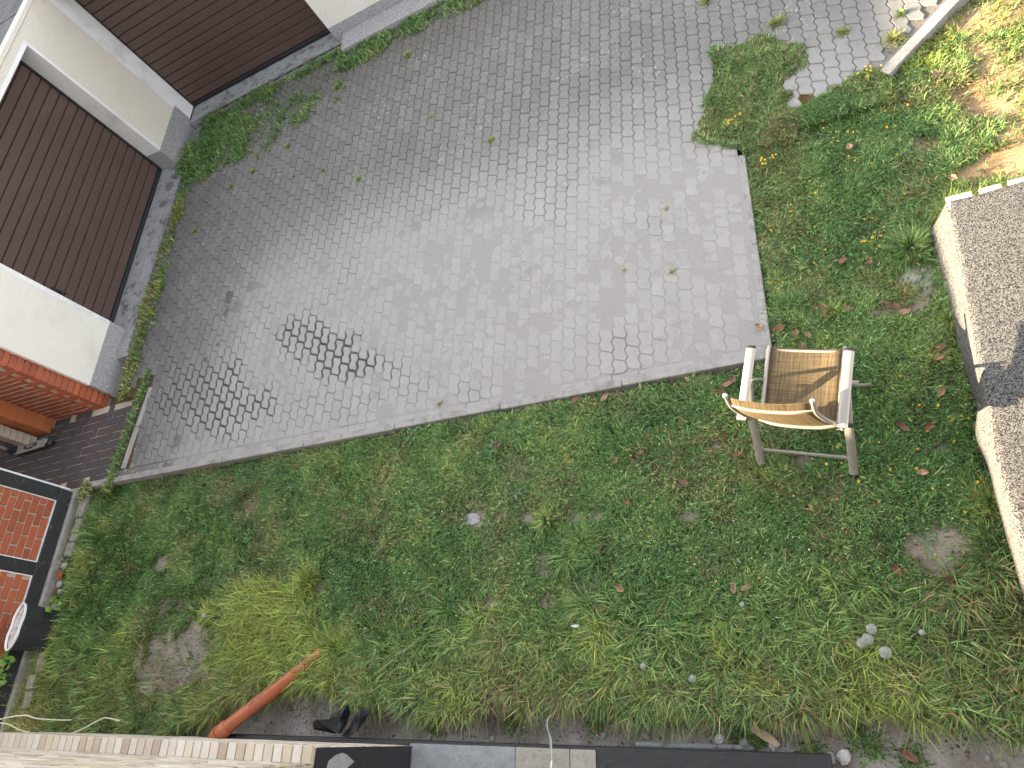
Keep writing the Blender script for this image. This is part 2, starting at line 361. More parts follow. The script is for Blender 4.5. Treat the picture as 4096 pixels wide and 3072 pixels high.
def bare(x, y):
    b = 1.05*ell(x, y, -5.64, .47, .56, .33, .15, 3, .4)
    b = np.maximum(b, ell(x, y, -4.75, .26, .55, .13, -.15, 8, .3))
    for c in ((-2.60, 1.43, .11, .07), (-2.38, 1.42, .06, .04), (-2.16, 1.39, .08, .04), (-1.78, 1.36, .08, .05), (-1.62, 1.33, .05, .04), (.40, .95, .16, .13), (-2.45, .80, .08, .06), (-2.0, .78, .09, .06),
              (.62, 2.66, .13, .17), (.48, 2.50, .16, .07), (-4.05, 1.0, .08, .06), (-6.1, 1.35, .10, .08), (-.23, 1.55, .07, .06), (.52, 1.53, .06, .05), (-1.0, 1.28, .10, .04), (-.75, 1.75, .05, .04)):
        b = np.maximum(b, ell(x, y, *c, 0, 4, .45))
    b = np.maximum(b, ell(x, y, 1.27, 3.42, .26, .14, .2, 6, .5)); b = np.maximum(b, ell(x, y, 1.27, 4.02, .11, .22, .5, 6, .5))
    b = np.maximum(b, ell(x, y, .92, 3.75, .10, .08, 0, 6, .6)); b = np.maximum(b, ell(x, y, 1.9, 4.2, .3, .12, .3, 6, .6))
    b = np.maximum(b, .7*sstep(.66, .80, fbm(x, y, 2.2, 21)))
    return b
EDG0, EDG1 = (.79, 4.46), (3.4, 6.75)                       # diagonal stone edging
PATCH = [(-.36, 4.15), (-.44, 4.30), (-.66, 4.46), (-.52, 4.75), (-.42, 5.05), (-.36, 5.42), (.02, 5.30), (.30, 5.06), (.34, 4.86), (.10, 4.72), (.18, 4.55), (.06, 4.42), (.12, 4.30), (.1, 4.1)]
LAWNB = [(-.29, 2.2), (-.29, 4.25), (.1, 4.35), (.45, 4.5), (.70, 4.58), (.84, 4.46), (3.4, 6.7), (4.2, 6.7), (4.2, 3.08), (.84, 3.08), (.74, 2.2)]
def gz(x, y):
    x = np.asarray(x, float); y = np.asarray(y, float)
    z = -.045-.06*sstep(-2, -7, x)+(fbm(x, y, .8, 31)-.5)*.05+(fbm(x, y, 6, 33)-.5)*.022
    e = bank(x); z = z-(.10)*sstep(e+.06, e-.05, y)-.012*bare(x, y)+sstep(e+.3, e, y)*sstep(e-.03, e+.05, y)*.02
    z = z+(fbm(x, y, 20, 35)-.5)*.014*sstep(e+.1, e-.05, y)
    pav = (x < -.30) & (y > 2.26); z = np.where(pav | (y > 4.9), np.minimum(z, -.085), z)
    z = np.where((x < -6.9) & (y > 2.3), -.14, z)
    return z
# ------------------------------------------------------------------ ground
def axis(lo, hi, st, far, k):
    a = list(np.arange(lo, hi+1e-6, st)); return np.array([lo-far*(i/k)**2 for i in range(k, 0, -1)]+a+[hi+far*(i/k)**2 for i in range(1, k+1)])
xs = axis(-8.1, 3.3, .032, 90, 8); ys = axis(-.75, 6.4, .032, 90, 8)
GX, GY = np.meshgrid(xs, ys); GZ = gz(GX, GY); nx, ny = len(xs), len(ys)
far_ = np.maximum(np.maximum(-8.1-GX, GX-3.3), np.maximum(-.75-GY, GY-6.4)) > .1; GZ = np.where(far_, -.14, GZ)
ii = np.arange(nx*ny).reshape(ny, nx); Q = np.stack([ii[:-1, :-1], ii[:-1, 1:], ii[1:, 1:], ii[1:, :-1]], -1).reshape(-1, 4)
x, y = GX.ravel(), GY.ravel(); e = bank(x); b = bare(x, y); n1 = fbm(x, y, 7, 41, 4); n2 = fbm(x, y, 25, 43)
lawn = np.array([.075, .06, .035])+n1[:, None]*np.array([.05, .045, .03])
pale = np.array([.33, .285, .245])+(n1[:, None]-.5)*.16+(n2[:, None]-.5)*.12
strip = np.array([.27, .245, .22])+(n1[:, None]-.45)*.30+(n2[:, None]-.5)*.10
tan_ = np.array([.34, .24, .14])+(n1[:, None]-.5)*.08
c = lawn*(1-b[:, None])+pale*b[:, None]; s_ = sstep(e+.04, e-.04, y)[:, None]; c = c*(1-s_)+strip*s_
r_ = (sstep(.75, 1.0, x)*sstep(3.0, 3.1, y))[:, None]; c = c*(1-r_)+tan_*r_
ch = ell(x, y, .62, 2.72, .13, .14, 0, 9, .4)[:, None]; c = c*(1-ch)+np.array([.42, .42, .41])*ch
ground = npmesh('ground', np.stack([x, y, GZ.ravel()], -1), Q, None, M['soil'], np.clip(c, .01, 1), smooth=True); tag(ground, kind='structure')

# ------------------------------------------------------------------ driveway of interlocking pavers
th = 2.3488; L0, A0, B0 = .0424*H, -.0231*H, .0202*H
def g2w(g): w2 = np.array([g[0], -g[1]]); return np.array([w2 @ _U, w2 @ _V])
_u = g2w((math.cos(th), math.sin(th))); _v = g2w((-math.sin(th), math.cos(th)))
T1 = _u*L0; T2 = _u*B0+_v*A0
if T1[1] > 0: T1 = -T1                         # T1 points towards the camera (down in the photo)
if T2[0] < 0: T2 = -T2
# want T2 = one column right and 0.2 L down
while True:
    k = (T2 @ T1)/(T1 @ T1)
    if k > .5: T2 = T2-T1
    elif k < -.5: T2 = T2+T1
    else: break
if (T2 @ T1) < 0: T2 = T2+T1
O0 = np.array(at(2338, 222.9))
def lat(a_, b_): return a_*T1+b_*T2
_p = (-.6227, .4314); _q = (-1-_p[0], 1-_p[1]); _r = (_p[0]+1, _p[1]); _s1 = (-.109, .392); _s2 = (.109, .608)
half = [_p, _q, _s1, _s2, _r]; OUT = np.array([lat(*h_) for h_ in half]+[-lat(*h_) for h_ in half])
def paver_mesh(poly, seed=0, gap=.0028):
    poly = np.asarray(poly, float); c0 = poly.mean(0); n = len(poly)
    ar = .5*sum(poly[i][0]*poly[(i+1) % n][1]-poly[(i+1) % n][0]*poly[i][1] for i in range(n))
    if ar < 0: poly = poly[::-1]
    def inset(P, d):
        o = []
        for i in range(n):
            a_, b_, c_ = P[i-1], P[i], P[(i+1) % n]; e1_ = (b_-a_)/(np.linalg.norm(b_-a_)+1e-9); e2_ = (c_-b_)/(np.linalg.norm(c_-b_)+1e-9)
            nn = np.array([-e1_[1]-e2_[1], e1_[0]+e2_[0]]); nn /= (np.linalg.norm(nn)+1e-9); k = max(.5, nn @ np.array([-e1_[1], e1_[0]])); o.append(b_+nn*d/k)
        return np.array(o)
    a_ = inset(poly, gap); t_ = inset(poly, gap+.0055)
    V = [(*q, -.035) for q in a_]+[(*q, -.005) for q in a_]+[(*q, 0) for q in t_]
    Fc = [tuple(2*n+i for i in range(n))]+[(i, (i+1) % n, n+(i+1) % n, n+i) for i in range(n)]+[(n+i, n+(i+1) % n, 2*n+(i+1) % n, 2*n+i) for i in range(n)]
    return V, Fc
def clip(poly, nrm, d):            # keep nrm.p >= d
    o = []; n = len(poly)
    for i in range(n):
        a_, b_ = poly[i], poly[(i+1) % n]; da, db = nrm @ a_-d, nrm @ b_-d
        if da >= 0: o.append(a_)
        if da*db < 0: o.append(a_+(b_-a_)*da/(da-db))
    return o
def darkzone(x, y): return ell(np.asarray(x), np.asarray(y), -5.75, 3.0, .95, .42, -.42, 12, .55)+ell(np.asarray(x), np.asarray(y), -4.55, 3.42, .62, .24, -.35, 13, .6)+ell(np.asarray(x), np.asarray(y), -4.0, 3.02, .55, .18, -.2, 14, .7)
drive = thing('paved_driveway', None, None); drive['kind'] = 'structure'
lim = [(np.array([0, 1.]), 2.395)]
ed = np.array([EDG1[0]-EDG0[0], EDG1[1]-EDG0[1]]); ed /= np.linalg.norm(ed); enr = np.array([-ed[1], ed[0]])
cells = []
for i in range(-60, 60):
    for j in range(-90, 90):
        c0 = O0+lat(i, j)
        if not (-7.42 < c0[0] < 4.2 and 2.33 < c0[1] < 8.2): continue
        if c0[1] < 4.28 and c0[0] > -.34: continue
        if c0[0] > .2 and (c0-np.array(EDG0)) @ enr < .10: continue
        if inpoly(np.array(c0[0]), np.array(c0[1]), [(-.40, 4.35), (-.52, 4.55), (-.45, 4.9), (-.35, 5.3), (.1, 5.2), (.2, 4.95), (.0, 4.7), (.05, 4.3), (.7, 4.5), (.7, 4.2), (-.3, 4.0)]): continue
        if c0[1] > 7.72+.075*(c0[0]+7.3): continue
        cells.append((np.hypot(c0[0], c0[1]), c0))
cells.sort(key=lambda q: q[0])
std = None; rest = MB(); tone = []; nd = 0
me_cache = {}
for dist, c0 in cells:
    poly = [c0+o for o in OUT]; cut = False; lim = lim[:1]+[(np.array([1., 0]), -7.33 if c0[1] > 3.5 else -6.83)]
    for nrm, d_ in lim:
        if min(nrm @ q for q in poly) < d_: poly = clip(poly, nrm, d_); cut = True
    if c0[0] > -.6 and c0[1] < 4.5:
        poly = clip(poly, np.array([-1., .02]), .335+.05); cut = True
    if len(poly) < 4: continue
    dz = float(darkzone(*c0)); sh = min(1, dz)*(.5+random.random()*.8); g_ = .0022+.0115*min(1, sh)
    z0 = random.gauss(0, .0012)-.001*dz; tx, ty = random.gauss(0, .006), random.gauss(0, .006); rz = random.gauss(0, .012)
    if nd < 300:
        nd += 1
        if not cut:
            k = min(3, int(g_/.0028)); key = k
            if key not in me_cache:
                V_, F_ = paver_mesh(OUT, 0, .0024+.0028*k); me = bpy.data.meshes.new('paver'); me.from_pydata(V_, [], F_); me.update(); me.materials.append(M['paver']); me_cache[key] = me
            me = me_cache[key]; cc = c0
        else:
            cc = np.mean(poly, 0); V_, F_ = paver_mesh([q-cc for q in poly], 0, g_); me = bpy.data.meshes.new('paver'); me.from_pydata(V_, [], F_); me.update(); me.materials.append(M['paver'])
            rz = 0
        o = bpy.data.objects.new('paver', me); COL.objects.link(o); o.parent = drive; o.location = (cc[0], cc[1], z0); o.rotation_euler = (tx, ty, rz)
    else:
        cc = np.mean(poly, 0); V_, F_ = paver_mesh([q-cc for q in poly], 0, g_)
        cr, sr = math.cos(rz), math.sin(rz)
        rest.add([(cc[0]+v[0]*cr-v[1]*sr, cc[1]+v[0]*sr+v[1]*cr, v[2]+z0+v[0]*ty-v[1]*tx) for v in V_], F_); tone += [random.random()]*len(V_)
o = rest.build('paver_field', M['paver'], drive); tag(o, kind='stuff')
a = o.data.attributes.new('tone', 'FLOAT', 'POINT'); a.data.foreach_set('value', tone)
# joint sand bed under them
bx = np.arange(-7.3, 4.3, .045); by = np.arange(2.30, 8.3, .045); BX, BY = np.meshgrid(bx, by); x, y = BX.ravel(), BY.ravel()
dk = np.clip(darkzone(x, y), 0, 1); du = sstep(4.9, 4.4, y+(fbm(x, y, 1.1, 51)-.5)*1.0)*sstep(-7.0, -6.0, x-.25*y+.75)
flush = np.maximum(du*sstep(.20, .48, fbm(x, y, 1.9, 53)), 0)
z = -.0115+.0108*flush*(1-dk*.8)+(fbm(x, y, 15, 55)-.5)*.004
moss = np.clip(sstep(1.15, .3, np.hypot((x+6.75)/1.1, (y-6.9)/.75)+(fbm(x, y, 3, 57)-.5))+sstep(.55, .2, np.abs(y-7.55-.07*(x+5))+(fbm(x, y, 3, 58)-.5)*.5)+sstep(-6.6, -7.2, x+(fbm(x, y, 2, 59)-.5))+ell(x, y, -.1, 4.8, .55, .7, 0, 60, .5), 0, 1)
nb_ = np.array([[i+j*len(bx) for i in range(len(bx)-1)] for j in range(len(by)-1)]).ravel(); nX = len(bx)
Qb = np.stack([nb_, nb_+1, nb_+1+nX, nb_+nX], -1)
fxy = np.stack([x, y], -1)[Qb].mean(1)
keep = ~((fxy[:, 0] > -.34) & (fxy[:, 1] < 4.3)) & ~((fxy[:, 0] > .2) & (((fxy-np.array(EDG0)) @ enr) < .02)) & ((fxy[:, 0] > -6.98) | (fxy[:, 1] > 3.3))
bedo = npmesh('joint_sand', np.stack([x, y, z], -1), Qb[keep], None, M['bed'], attrs=dict(dark=dk, moss=moss), smooth=True); bedo.parent = drive; bedo['kind'] = 'stuff'
# edging kerbs
def kerb_run(name, label, p0, p1, wd, seg, z=.006, dep=.16, mat='kerb'):
    t = thing(name, label, 'kerb', (p0[0], p0[1], 0)); p0 = np.array(p0, float); p1 = np.array(p1, float); Lk = np.linalg.norm(p1-p0); d = (p1-p0)/Lk; n_ = np.array([-d[1], d[0]])
    k = max(1, round(Lk/seg))
    for i in range(k):
        a0, a1 = i*Lk/k+.003, (i+1)*Lk/k-.003; jz = random.gauss(0, .0015); js = random.gauss(0, .002)
        def T(u, v, zz): q = p0+d*u+n_*(v+js); return (q[0], q[1], zz+jz)
        MB().box(a0, a1, -wd/2, wd/2, -dep, z, .006, T).build('kerb_stone', M[mat], t)
    return t
kerb_run('edging_kerb', 'long pale concrete edging kerb between driveway and the lower lawn', (-7.46, 2.285), (-.36, 2.325), .065, 1.0, .006)
kerb_run('edging_kerb', 'short concrete edging kerb running up from behind the chair', (-.335, 2.37), (-.30, 4.12), .055, 1.0, .002)
kerb_run('edging_kerb', 'sunlit sandy stone edging running diagonally across top right corner', EDG0, EDG1, .085, 1.0, .03)
kerb_run('edging_kerb', 'narrow concrete strip between dark clinker passage and driveway', (-6.93, 2.40), (-6.84, 3.36), .075, .5, .0)
# flat rectangular closing course along the long kerb
xq = -7.0
while xq < -.42:
    w_ = .19+random.random()*.03
    MB().box(xq, min(xq+w_, -.40)-.005, 2.325, 2.388, -.03, random.gauss(-.001, .001), .003).build('paver', M['paver'], drive); xq += w_

# ------------------------------------------------------------------ garages
def P3(px, py, h): a_ = at(px, py, h); return (a_[0], a_[1], h)
g1 = thing('garage', 'cream plastered garage with dusty brown door, black handle and lock at its lower left', 'garage', (-7.65, 5.6, 0))
def bpart(par, name, mat, *a, c=0, T=None): return MB().box(*a, c=c, T=T).build(name, M[mat], par)
YD0, YD1, XD, XF = 4.31, 7.0, -7.93, -7.65; LH = 2.09; RH = 2.25
bpart(g1, 'wall', 'plaster2', XF-.30, XF, YD1, 7.80, .27, RH-.02)                   # pillar between the doors
bpart(g1, 'wall', 'white', XF-.30, XF-.001, 7.802, 8.13, .0, RH-.02)
bpart(g1, 'plinth', 'plinth', XF-.28, XF+.004, YD1, 7.86, -.12, .268)
bpart(g1, 'wall', 'plaster', XF-.30, XF, 3.45, YD0-.05, .20, RH-.02)
bpart(g1, 'plinth', 'plinth', XF-.28, XF+.004, 3.45, YD0-.002, -.14, .198)
bpart(g1, 'wall', 'plaster2', XF-.30, XF-.0005, YD0-.049, YD1-.001, LH+.05, RH-.02)
bpart(g1, 'lintel', 'white', XF-.29, XF+.003, YD0-.05, YD1-.003, LH, LH+.049)
bpart(g1, 'jamb', 'white', XF-.29, XF+.0045, YD1-.0025, YD1+.035, .27, LH+.05)
bpart(g1, 'jamb', 'white', XF-.29, XF+.003, YD0-.052, YD0, .20, LH)
bpart(g1, 'wall', 'plast2', -13.6, XF-.31, 3.30, 14.5, -.14, RH-.05)
bpart(g1, 'roof', 'roof', -13.8, XF-.10, 3.2, 14.6, RH-.02, RH+.02)
bpart(g1, 'fascia', 'plaster2', XF-.10, XF+.012, 3.3, 8.2, RH-.03, RH+.03, c=.008)
for yy in np.arange(4.4, 14, 1.0): bpart(g1, 'roof_seam', 'roof', -13.7, XF-.12, yy, yy+.05, RH+.0205, RH+.03, c=.004)
# brick corner and brick side wall of the garage
sw = thing('brick_wall', 'red brick side wall of the garage with corner column beside the passage', 'wall', (-7.7, 3.3, 0))
bpart(sw, 'mortar_core', 'mortar', -13.0, -7.725, 3.315, 3.435, -.14, 2.2)
nz = int(2.3/.0725)
bq = {}
def brick_obj(par, mat, cx_, cy_, cz_, lx, ly, lz, c=.004, jit=.0015):
    key = (mat, round(lx, 4), round(ly, 4), round(lz, 4))
    if key not in bq:
        vs = MB().box(-lx/2, lx/2, -ly/2, ly/2, -lz/2, lz/2, c); me = bpy.data.meshes.new('brick'); me.from_pydata(vs.v, [], vs.f); me.update(); me.materials.append(M[mat]); bq[key] = me
    o = bpy.data.objects.new('brick', bq[key]); COL.objects.link(o); o.parent = par
    pl = Vector(par.location) if par.parent is None else Vector(par.parent.location)+Vector(par.location)
    o.location = Vector((cx_+random.gauss(0, jit), cy_+random.gauss(0, jit), cz_))-pl; o.rotation_euler = (random.gauss(0, .004), random.gauss(0, .004), random.gauss(0, .004)); return o
for k in range(nz):
    zc = -.10+k*.0725+.03
    if zc < 2.2: brick_obj(sw, 'brick', -7.752, 3.375, zc, .10, .16, .060)                        # corner column
    if zc > 1.7: continue
    xx = -7.81-(.12 if k % 2 else 0)
    for m in range(9):
        if xx < -9.6: break
        l_ = .23 if m or not k % 2 else .23
        brick_obj(sw, 'brick', xx-l_/2, 3.33, zc, l_, .07, .060); xx -= .242
# garage 2, turned about four degrees
A2 = np.array([-7.65, 8.11]); B2 = np.array([-4.99, 8.31]); d2 = (B2-A2)/np.linalg.norm(B2-A2); n2_ = np.array([-d2[1], d2[0]]); W2 = np.linalg.norm(B2-A2)
def T2f(u, v, z): q = A2+d2*u+n2_*v; return (q[0], q[1], z)
g2 = thing('garage', 'white plastered garage with clean dark brown door set back beside weeds and drain', 'garage', (*A2, 0))
def slats(par, T, width, z0, z1, axis_='u', n=18):
    dp = MB().box(.0, width, .030, .06, z0, z1, 0, T).build('door', M['door'], par)
    h_ = (z1-z0)/n
    for k in range(n):
        a_, b_ = z0+k*h_, z0+(k+1)*h_; g_ = .010
        vs = []; prof = [(.030, a_+.001), (.012, a_+g_*.55), (.002, a_+g_*1.1), (.0, a_+g_*1.9), (.0, b_-g_*.5), (.006, b_-g_*.1), (.030, b_)]
        for u in (.008, width-.008):
            for v, zz in prof: vs.append(T(u, v, zz))
        m = len(prof); fs = [(i, i+1, m+i+1, m+i) for i in range(m-1)]+[tuple(range(m)), tuple(range(m, 2*m))[::-1]]
        MB().add(vs, fs).build('slat', M['door'], dp)
    return dp
def T1f(u, v, z): return (XD-v, YD0+u, z)
slats(g1, T1f, YD1-YD0, .05, LH, n=17)
bpart(g1, 'seal', 'rubber', XD-.03, XD+.012, YD0, YD1, .0, .048, c=.006)
bpart(g1, 'door_frame', 'rubber', XD-.02, XD+.016, YD1-.035, YD1-.003, .05, LH-.002); bpart(g1, 'door_frame', 'rubber', XD-.02, XD+.008, YD0+.003, YD0+.02, .05, LH-.002)
bpart(g1, 'door_frame', 'rubber', XD-.02, XD+.02, YD0+.02, YD1-.035, LH-.03, LH-.002)
bpart(g1, 'drip_strip', 'apron', XF-.36, XF+.0, YD0, YD1, -.12, -.001)
# handle and lock
hd = MB().box(XD, XD+.012, 4.475, 4.515, .69, .82, .004).box(XD+.012, XD+.04, 4.48, 4.51, .70, .73, .006).build('handle_plate', M['plastic'], g1)
MB().tube([(XD+.012, 4.495, .715), (XD+.05, 4.495, .715), (XD+.055, 4.495, .70), (XD+.055, 4.495, .66)], .012, 8).build('handle', M['plastic'], hd, True)
lk = MB().box(XD-.001, XD+.02, 4.385, 4.445, .53, .585, .006).tube([(XD+.018, 4.415, .557), (XD+.045, 4.415, .557)], .02, 10).build('lock', M['plastic'], g1)
slats(g2, T2f, W2, .05, 2.1, n=17)
def g2part(n_, m_, *a, c=0): return MB().box(*a, c, T2f).build(n_, M[m_], g2)
g2part('seal', 'rubber', 0, W2, -.012, .03, .0, .05, c=.006); g2part('door_frame', 'rubber', .002, .02, -.01, .03, .05, 2.1); g2part('door_frame', 'rubber', W2-.018, W2-.002, -.01, .03, .05, 2.1)
g2part('wall', 'plaster', W2, W2+3.2, -.28, .1, .20, 2.3); g2part('plinth', 'plinth', W2+.001, W2+3.2, -.284, .1, -.1, .198); g2part('wall', 'plaster', 0, W2, -.28, .1, 2.12, 2.3); g2part('wall', 'plast2', .1, W2+3.2, .12, 6, 0, 2.25)
g2part('roof', 'roof', -.3, W2+3.3, -.34, 6.1, 2.31, 2.36)
slab2 = MB().box(W2+.13, W2+2.6, -.62, -.29, -.1, .075, .012, T2f).build('concrete_step', M['plinth'])
tag(slab2, 'low grey rough concrete step at the foot of white plaster wall', 'step')
# aprons and drains
ap = MB().box(-7.91, -7.45, 3.9, 7.35, -.14, -.012, 0).build('concrete_apron', M['apron']); tag(ap, kind='structure')
ap2 = MB().box(.0, W2+.12, -.34, .0, -.14, -.010, 0, T2f).build('concrete_apron', M['apron']); tag(ap2, kind='structure')
def drain(label, p0, p1, lift=.0):
    p0 = np.array(p0); p1 = np.array(p1); Ld = np.linalg.norm(p1-p0); d = (p1-p0)/Ld; n_ = np.array([-d[1], d[0]]); t = thing('drain_channel', label, 'drain', (*p0, 0))
    T = lambda u, v, z: (p0[0]+d[0]*u+n_[0]*v, p0[1]+d[1]*u+n_[1]*v, z+lift)
    MB().box(0, Ld, -.055, .055, -.08, -.006, 0, T).build('channel', M['rubber'], t)
    fr = MB().box(0, Ld, -.062, -.05, -.03, .004, .001, T).box(0, Ld, .05, .062, -.03, .004, .001, T).build('grating', M['zinc'], t)
    u = .01; i = 0; b_ = MB()
    while u < Ld-.01: b_.box(u, u+.014, -.05, .05, -.004, .003, 0, T); u += .030
    q = b_.build('grating_bar', M['zinc'], fr); q['kind'] = 'stuff'
    return t
drain('zinc drain grating half buried in grass in front of left garage door', (-7.42, 3.95), (-7.38, 7.55))
drain('zinc drain grating with weeds in front of the upper garage door', (-7.3, 7.62), (-4.60, 7.86))

# ------------------------------------------------------------------ passage beside the garage
pas = thing('clinker_passage', None, None); pas['kind'] = 'structure'
bpart(pas, 'bed', 'mortar', -11.5, -6.97, 2.27, 3.30, -.15, -.085)
BL, BW = .20, .10; angh = R(2)
hm = {}
cells_h = []
for i in range(-40, 40):
    for j in range(-40, 40):
        if (i-j) % 4 == 0: cells_h.append(((i+1)*BW, (j+.5)*BW, BL, BW))
        if (i-j) % 4 == 3: cells_h.append(((i+.5)*BW, (j+1)*BW, BW, BL))
for hx, hy, lx, ly in cells_h:
    X_, Y_ = -8.2+hx*math.cos(angh)-hy*math.sin(angh), 2.8+hx*math.sin(angh)+hy*math.cos(angh)
    if not (-9.9 < X_ < -7.04 and 2.33 < Y_ < 3.26): continue
    key = (lx, ly)
    if key not in hm:
        q = MB().box(-lx/2+.0035, lx/2-.0035, -ly/2+.0035, ly/2-.0035, -.06, 0, .004); me = bpy.data.meshes.new('clinker_block'); me.from_pydata(q.v, [], q.f); me.update(); me.materials.append(M['herr']); hm[key] = me
    o = bpy.data.objects.new('clinker_block', hm[key]); COL.objects.link(o); o.parent = pas; o.location = (X_, Y_, -.078+random.gauss(0, .0015)); o.rotation_euler = (random.gauss(0, .006), random.gauss(0, .006), angh)
# clay block stack
for k in range(9):
    for m in range(2):
        t = MB()
        x1 = -8.64-m*.43+random.gauss(0, .004); z0_ = -.075+k*.106; y0_ = 3.115+random.gauss(0, .003)
        t.box(x1-.42, x1, y0_, y0_+.185, z0_, z0_+.104, .003)
        for q in range(6): t.box(x1-.418, x1+.0035, y0_+.012+q*.029, y0_+.026+q*.029, z0_+.004, z0_+.100)
        o = t.build('clay_block', M['clay'], None, off=(x1-.21, y0_+.09, z0_))
        lv = ['lowest', 'second', 'third', 'fourth', 'fifth', 'sixth', 'seventh', 'eighth', 'topmost'][k]
        tag(o, ('orange ribbed clay block, %s of the %s column beside brick wall' % (lv, 'front' if m == 0 else 'rear')), 'clay block', 'stacked clay blocks')
for k in range(6):
    o = MB().box(-9.02, -8.86, 2.965, 3.095, -.075+k*.08, .002+k*.08, .006).build('stone_block', M['beige'], None, off=(-8.94, 3.03, -.075+k*.08))
    tag(o, 'beige stone cube, %s from the bottom of the small pile behind scooter' % ['first', 'second', 'third', 'fourth', 'fifth', 'sixth'][k], 'stone block', 'small pile of beige stone cubes')
# kick scooter
S0 = (-8.55, 2.95); st = thing('kick_scooter', 'silver kick scooter with grey deck parked beside the orange clay blocks', 'scooter', (S0[0], S0[1], -.075))
sa = R(3)
def TS(u, v, z): return (S0[0]-u*math.cos(sa)-v*math.sin(sa), S0[1]+v*math.cos(sa)-u*math.sin(sa), z-.075)
dk_ = MB().box(-.02+.0, .52, -.055, .055, .065, .09, .008, TS).build('deck', M['silver'], st)
ov = [TS(.24+.13*math.cos(q), .038*math.sin(q), .0912) for q in np.linspace(0, 2*math.pi, 24, endpoint=False)]
MB().add(ov, [tuple(range(24))]).build('deck_emblem', M['print_'], dk_)
tx = bpy.data.curves.new('emblem_text', 'FONT'); tx.body = 'Lunz'; tx.size = .075; tx.align_x = 'CENTER'; tx.align_y = 'CENTER'; to0 = bpy.data.objects.new('emblem_source', tx)
tm = bpy.data.meshes.new_from_object(to0); bpy.data.objects.remove(to0); to = bpy.data.objects.new('emblem_text', tm); COL.objects.link(to); tm.materials.clear(); tm.materials.append(M['printw'])
to.parent = dk_; to.location = Vector(TS(.24, 0, .0925))-Vector((S0[0], S0[1], -.075)); to.rotation_euler = (0, 0, sa+math.pi)
MB().box(-.09, .02, -.03, .03, .095, .105, .004, TS).build('mudguard', M['silver'], st)
def wheel(u): 
    m_ = MB(); m_.tube([TS(u, -.015, .05), TS(u, .015, .05)], .05, 20); wo = m_.build('wheel', M['plastic'], st, True); MB().tube([TS(u, -.02, .05), TS(u, .02, .05)], .022, 12).build('hub', M['silver'], wo, True)
wheel(-.07); wheel(.60)
MB().tube([TS(.60, 0, .06), TS(.55, 0, .28), TS(.52, 0, .82)], .019, 10).build('steering_column', M['silver'], st, True)
MB().box(.50, .60, -.03, .03, .08, .17, .01, TS).build('folding_joint', M['plastic'], st); MB().tube([TS(.52, -.17, .82), TS(.52, .17, .82)], .015, 10).build('handlebar', M['silver'], st, True)

# ------------------------------------------------------------------ half-timbered shed
sh = thing('half_timbered_shed', 'black timber framed shed with orange red brick panels at the left edge', 'shed', (-7.72, 1.2, 0))
XS = -7.71
bpart(sh, 'sill_beam', 'timber', XS-.14, XS+.005, -1.2, 2.24, -.02, .12, c=.008)
bpart(sh, 'corner_post', 'timber', XS-.14, XS+.0, 2.11, 2.25, .122, 2.3, c=.008)
bpart(sh, 'post', 'timber', XS-.14, XS+.0, 1.31, 1.44, .122, 2.3, c=.008)
bpart(sh, 'post', 'timber', XS-.14, XS+.0, .2, .33, .122, 2.3, c=.008)
bpart(sh, 'end_cap', 'white', XS-.16, XS-.015, 2.251, 2.275, .0, 2.3, c=.006)
bpart(sh, 'wall', 'wall', -11, XS-.15, -3, 2.24, -.14, 2.3)
bpart(sh, 'roof', 'roof', -11.2, XS+.02, -3.2, 2.4, 2.31, 2.4)
bpart(sh, 'footing', 'kerb', XS-.12, XS+.04, -1.2, 2.25, -.14, -.022, c=.008)
for (ya, yb) in ((1.442, 2.108), (.332, 1.308), (-.8, .198)):
    pn = MB().box(XS-.12, XS-.018, ya, yb, .122, 2.28).build('brick_panel', M['mortar'], sh)
    MB().box(XS-.018, XS-.004, ya-.0+.002, yb-.002, .1225, .134, 0).box(XS-.018, XS-.004, ya+.001, ya+.011, .135, 2.2, 0).box(XS-.018, XS-.004, yb-.011, yb-.001, .135, 2.2, 0).build('mortar_line', M['white'], sh)
    if yb < .3: continue
    for k in range(22):
        zc = .175+k*.075
        if zc > 1.5: break
        yy = ya+.014-(.115 if k % 2 else 0)
        while yy < yb-.02:
            y0_, y1_ = max(yy, ya+.014), min(yy+.215, yb-.014)
            if y1_-y0_ > .03: brick_obj(pn, 'brick', XS-.016, (y0_+y1_)/2, zc, .03, round((y1_-y0_)-.002, 3), .060, .003, .001)
            yy += .232
# old oval tub full of water, and rubble edging beside the shed
cx0, cy0 = at(60, 2505, .30); tb = thing('oval_tub', 'black oval tub with corroded whitish figure-eight top against the brick shed', 'tub', (cx0, cy0, -.1))
def tubout(sc_, z, k=26):
    o = []
    for i in range(k):
        q = 2*math.pi*i/k; r_ = .205*(1-.16*abs(math.sin(q))**6); o.append((cx0+math.sin(q)*.082*sc_*(1-.22*math.exp(-(math.cos(q)/.22)**2)) + .018*math.cos(q), cy0+math.cos(q)*.215*sc_, z))
    return o
def ringf(k, n_): return [(a_*k+i, a_*k+(i+1) % k, (a_+1)*k+(i+1) % k, (a_+1)*k+i) for a_ in range(n_-1) for i in range(k)]
MB().add(tubout(.9, -.12)+tubout(1.0, .28), ringf(26, 2)).build('tub_body', M['timber'], tb, True)
MB().add(tubout(1.0, .28)+tubout(1.04, .30)+tubout(1.0, .305)+tubout(.96, .29), ringf(26, 4)).build('rim', M['white'], tb, True)
MB().add(tubout(.965, .278), [tuple(range(26))]).build('tub_lid', M['rust'], tb)
bd = thing('rubble_edging', 'low edging of weathered concrete and red stones along shed foot', 'edging', (-7.5, 1, -.1))
yy = -.3
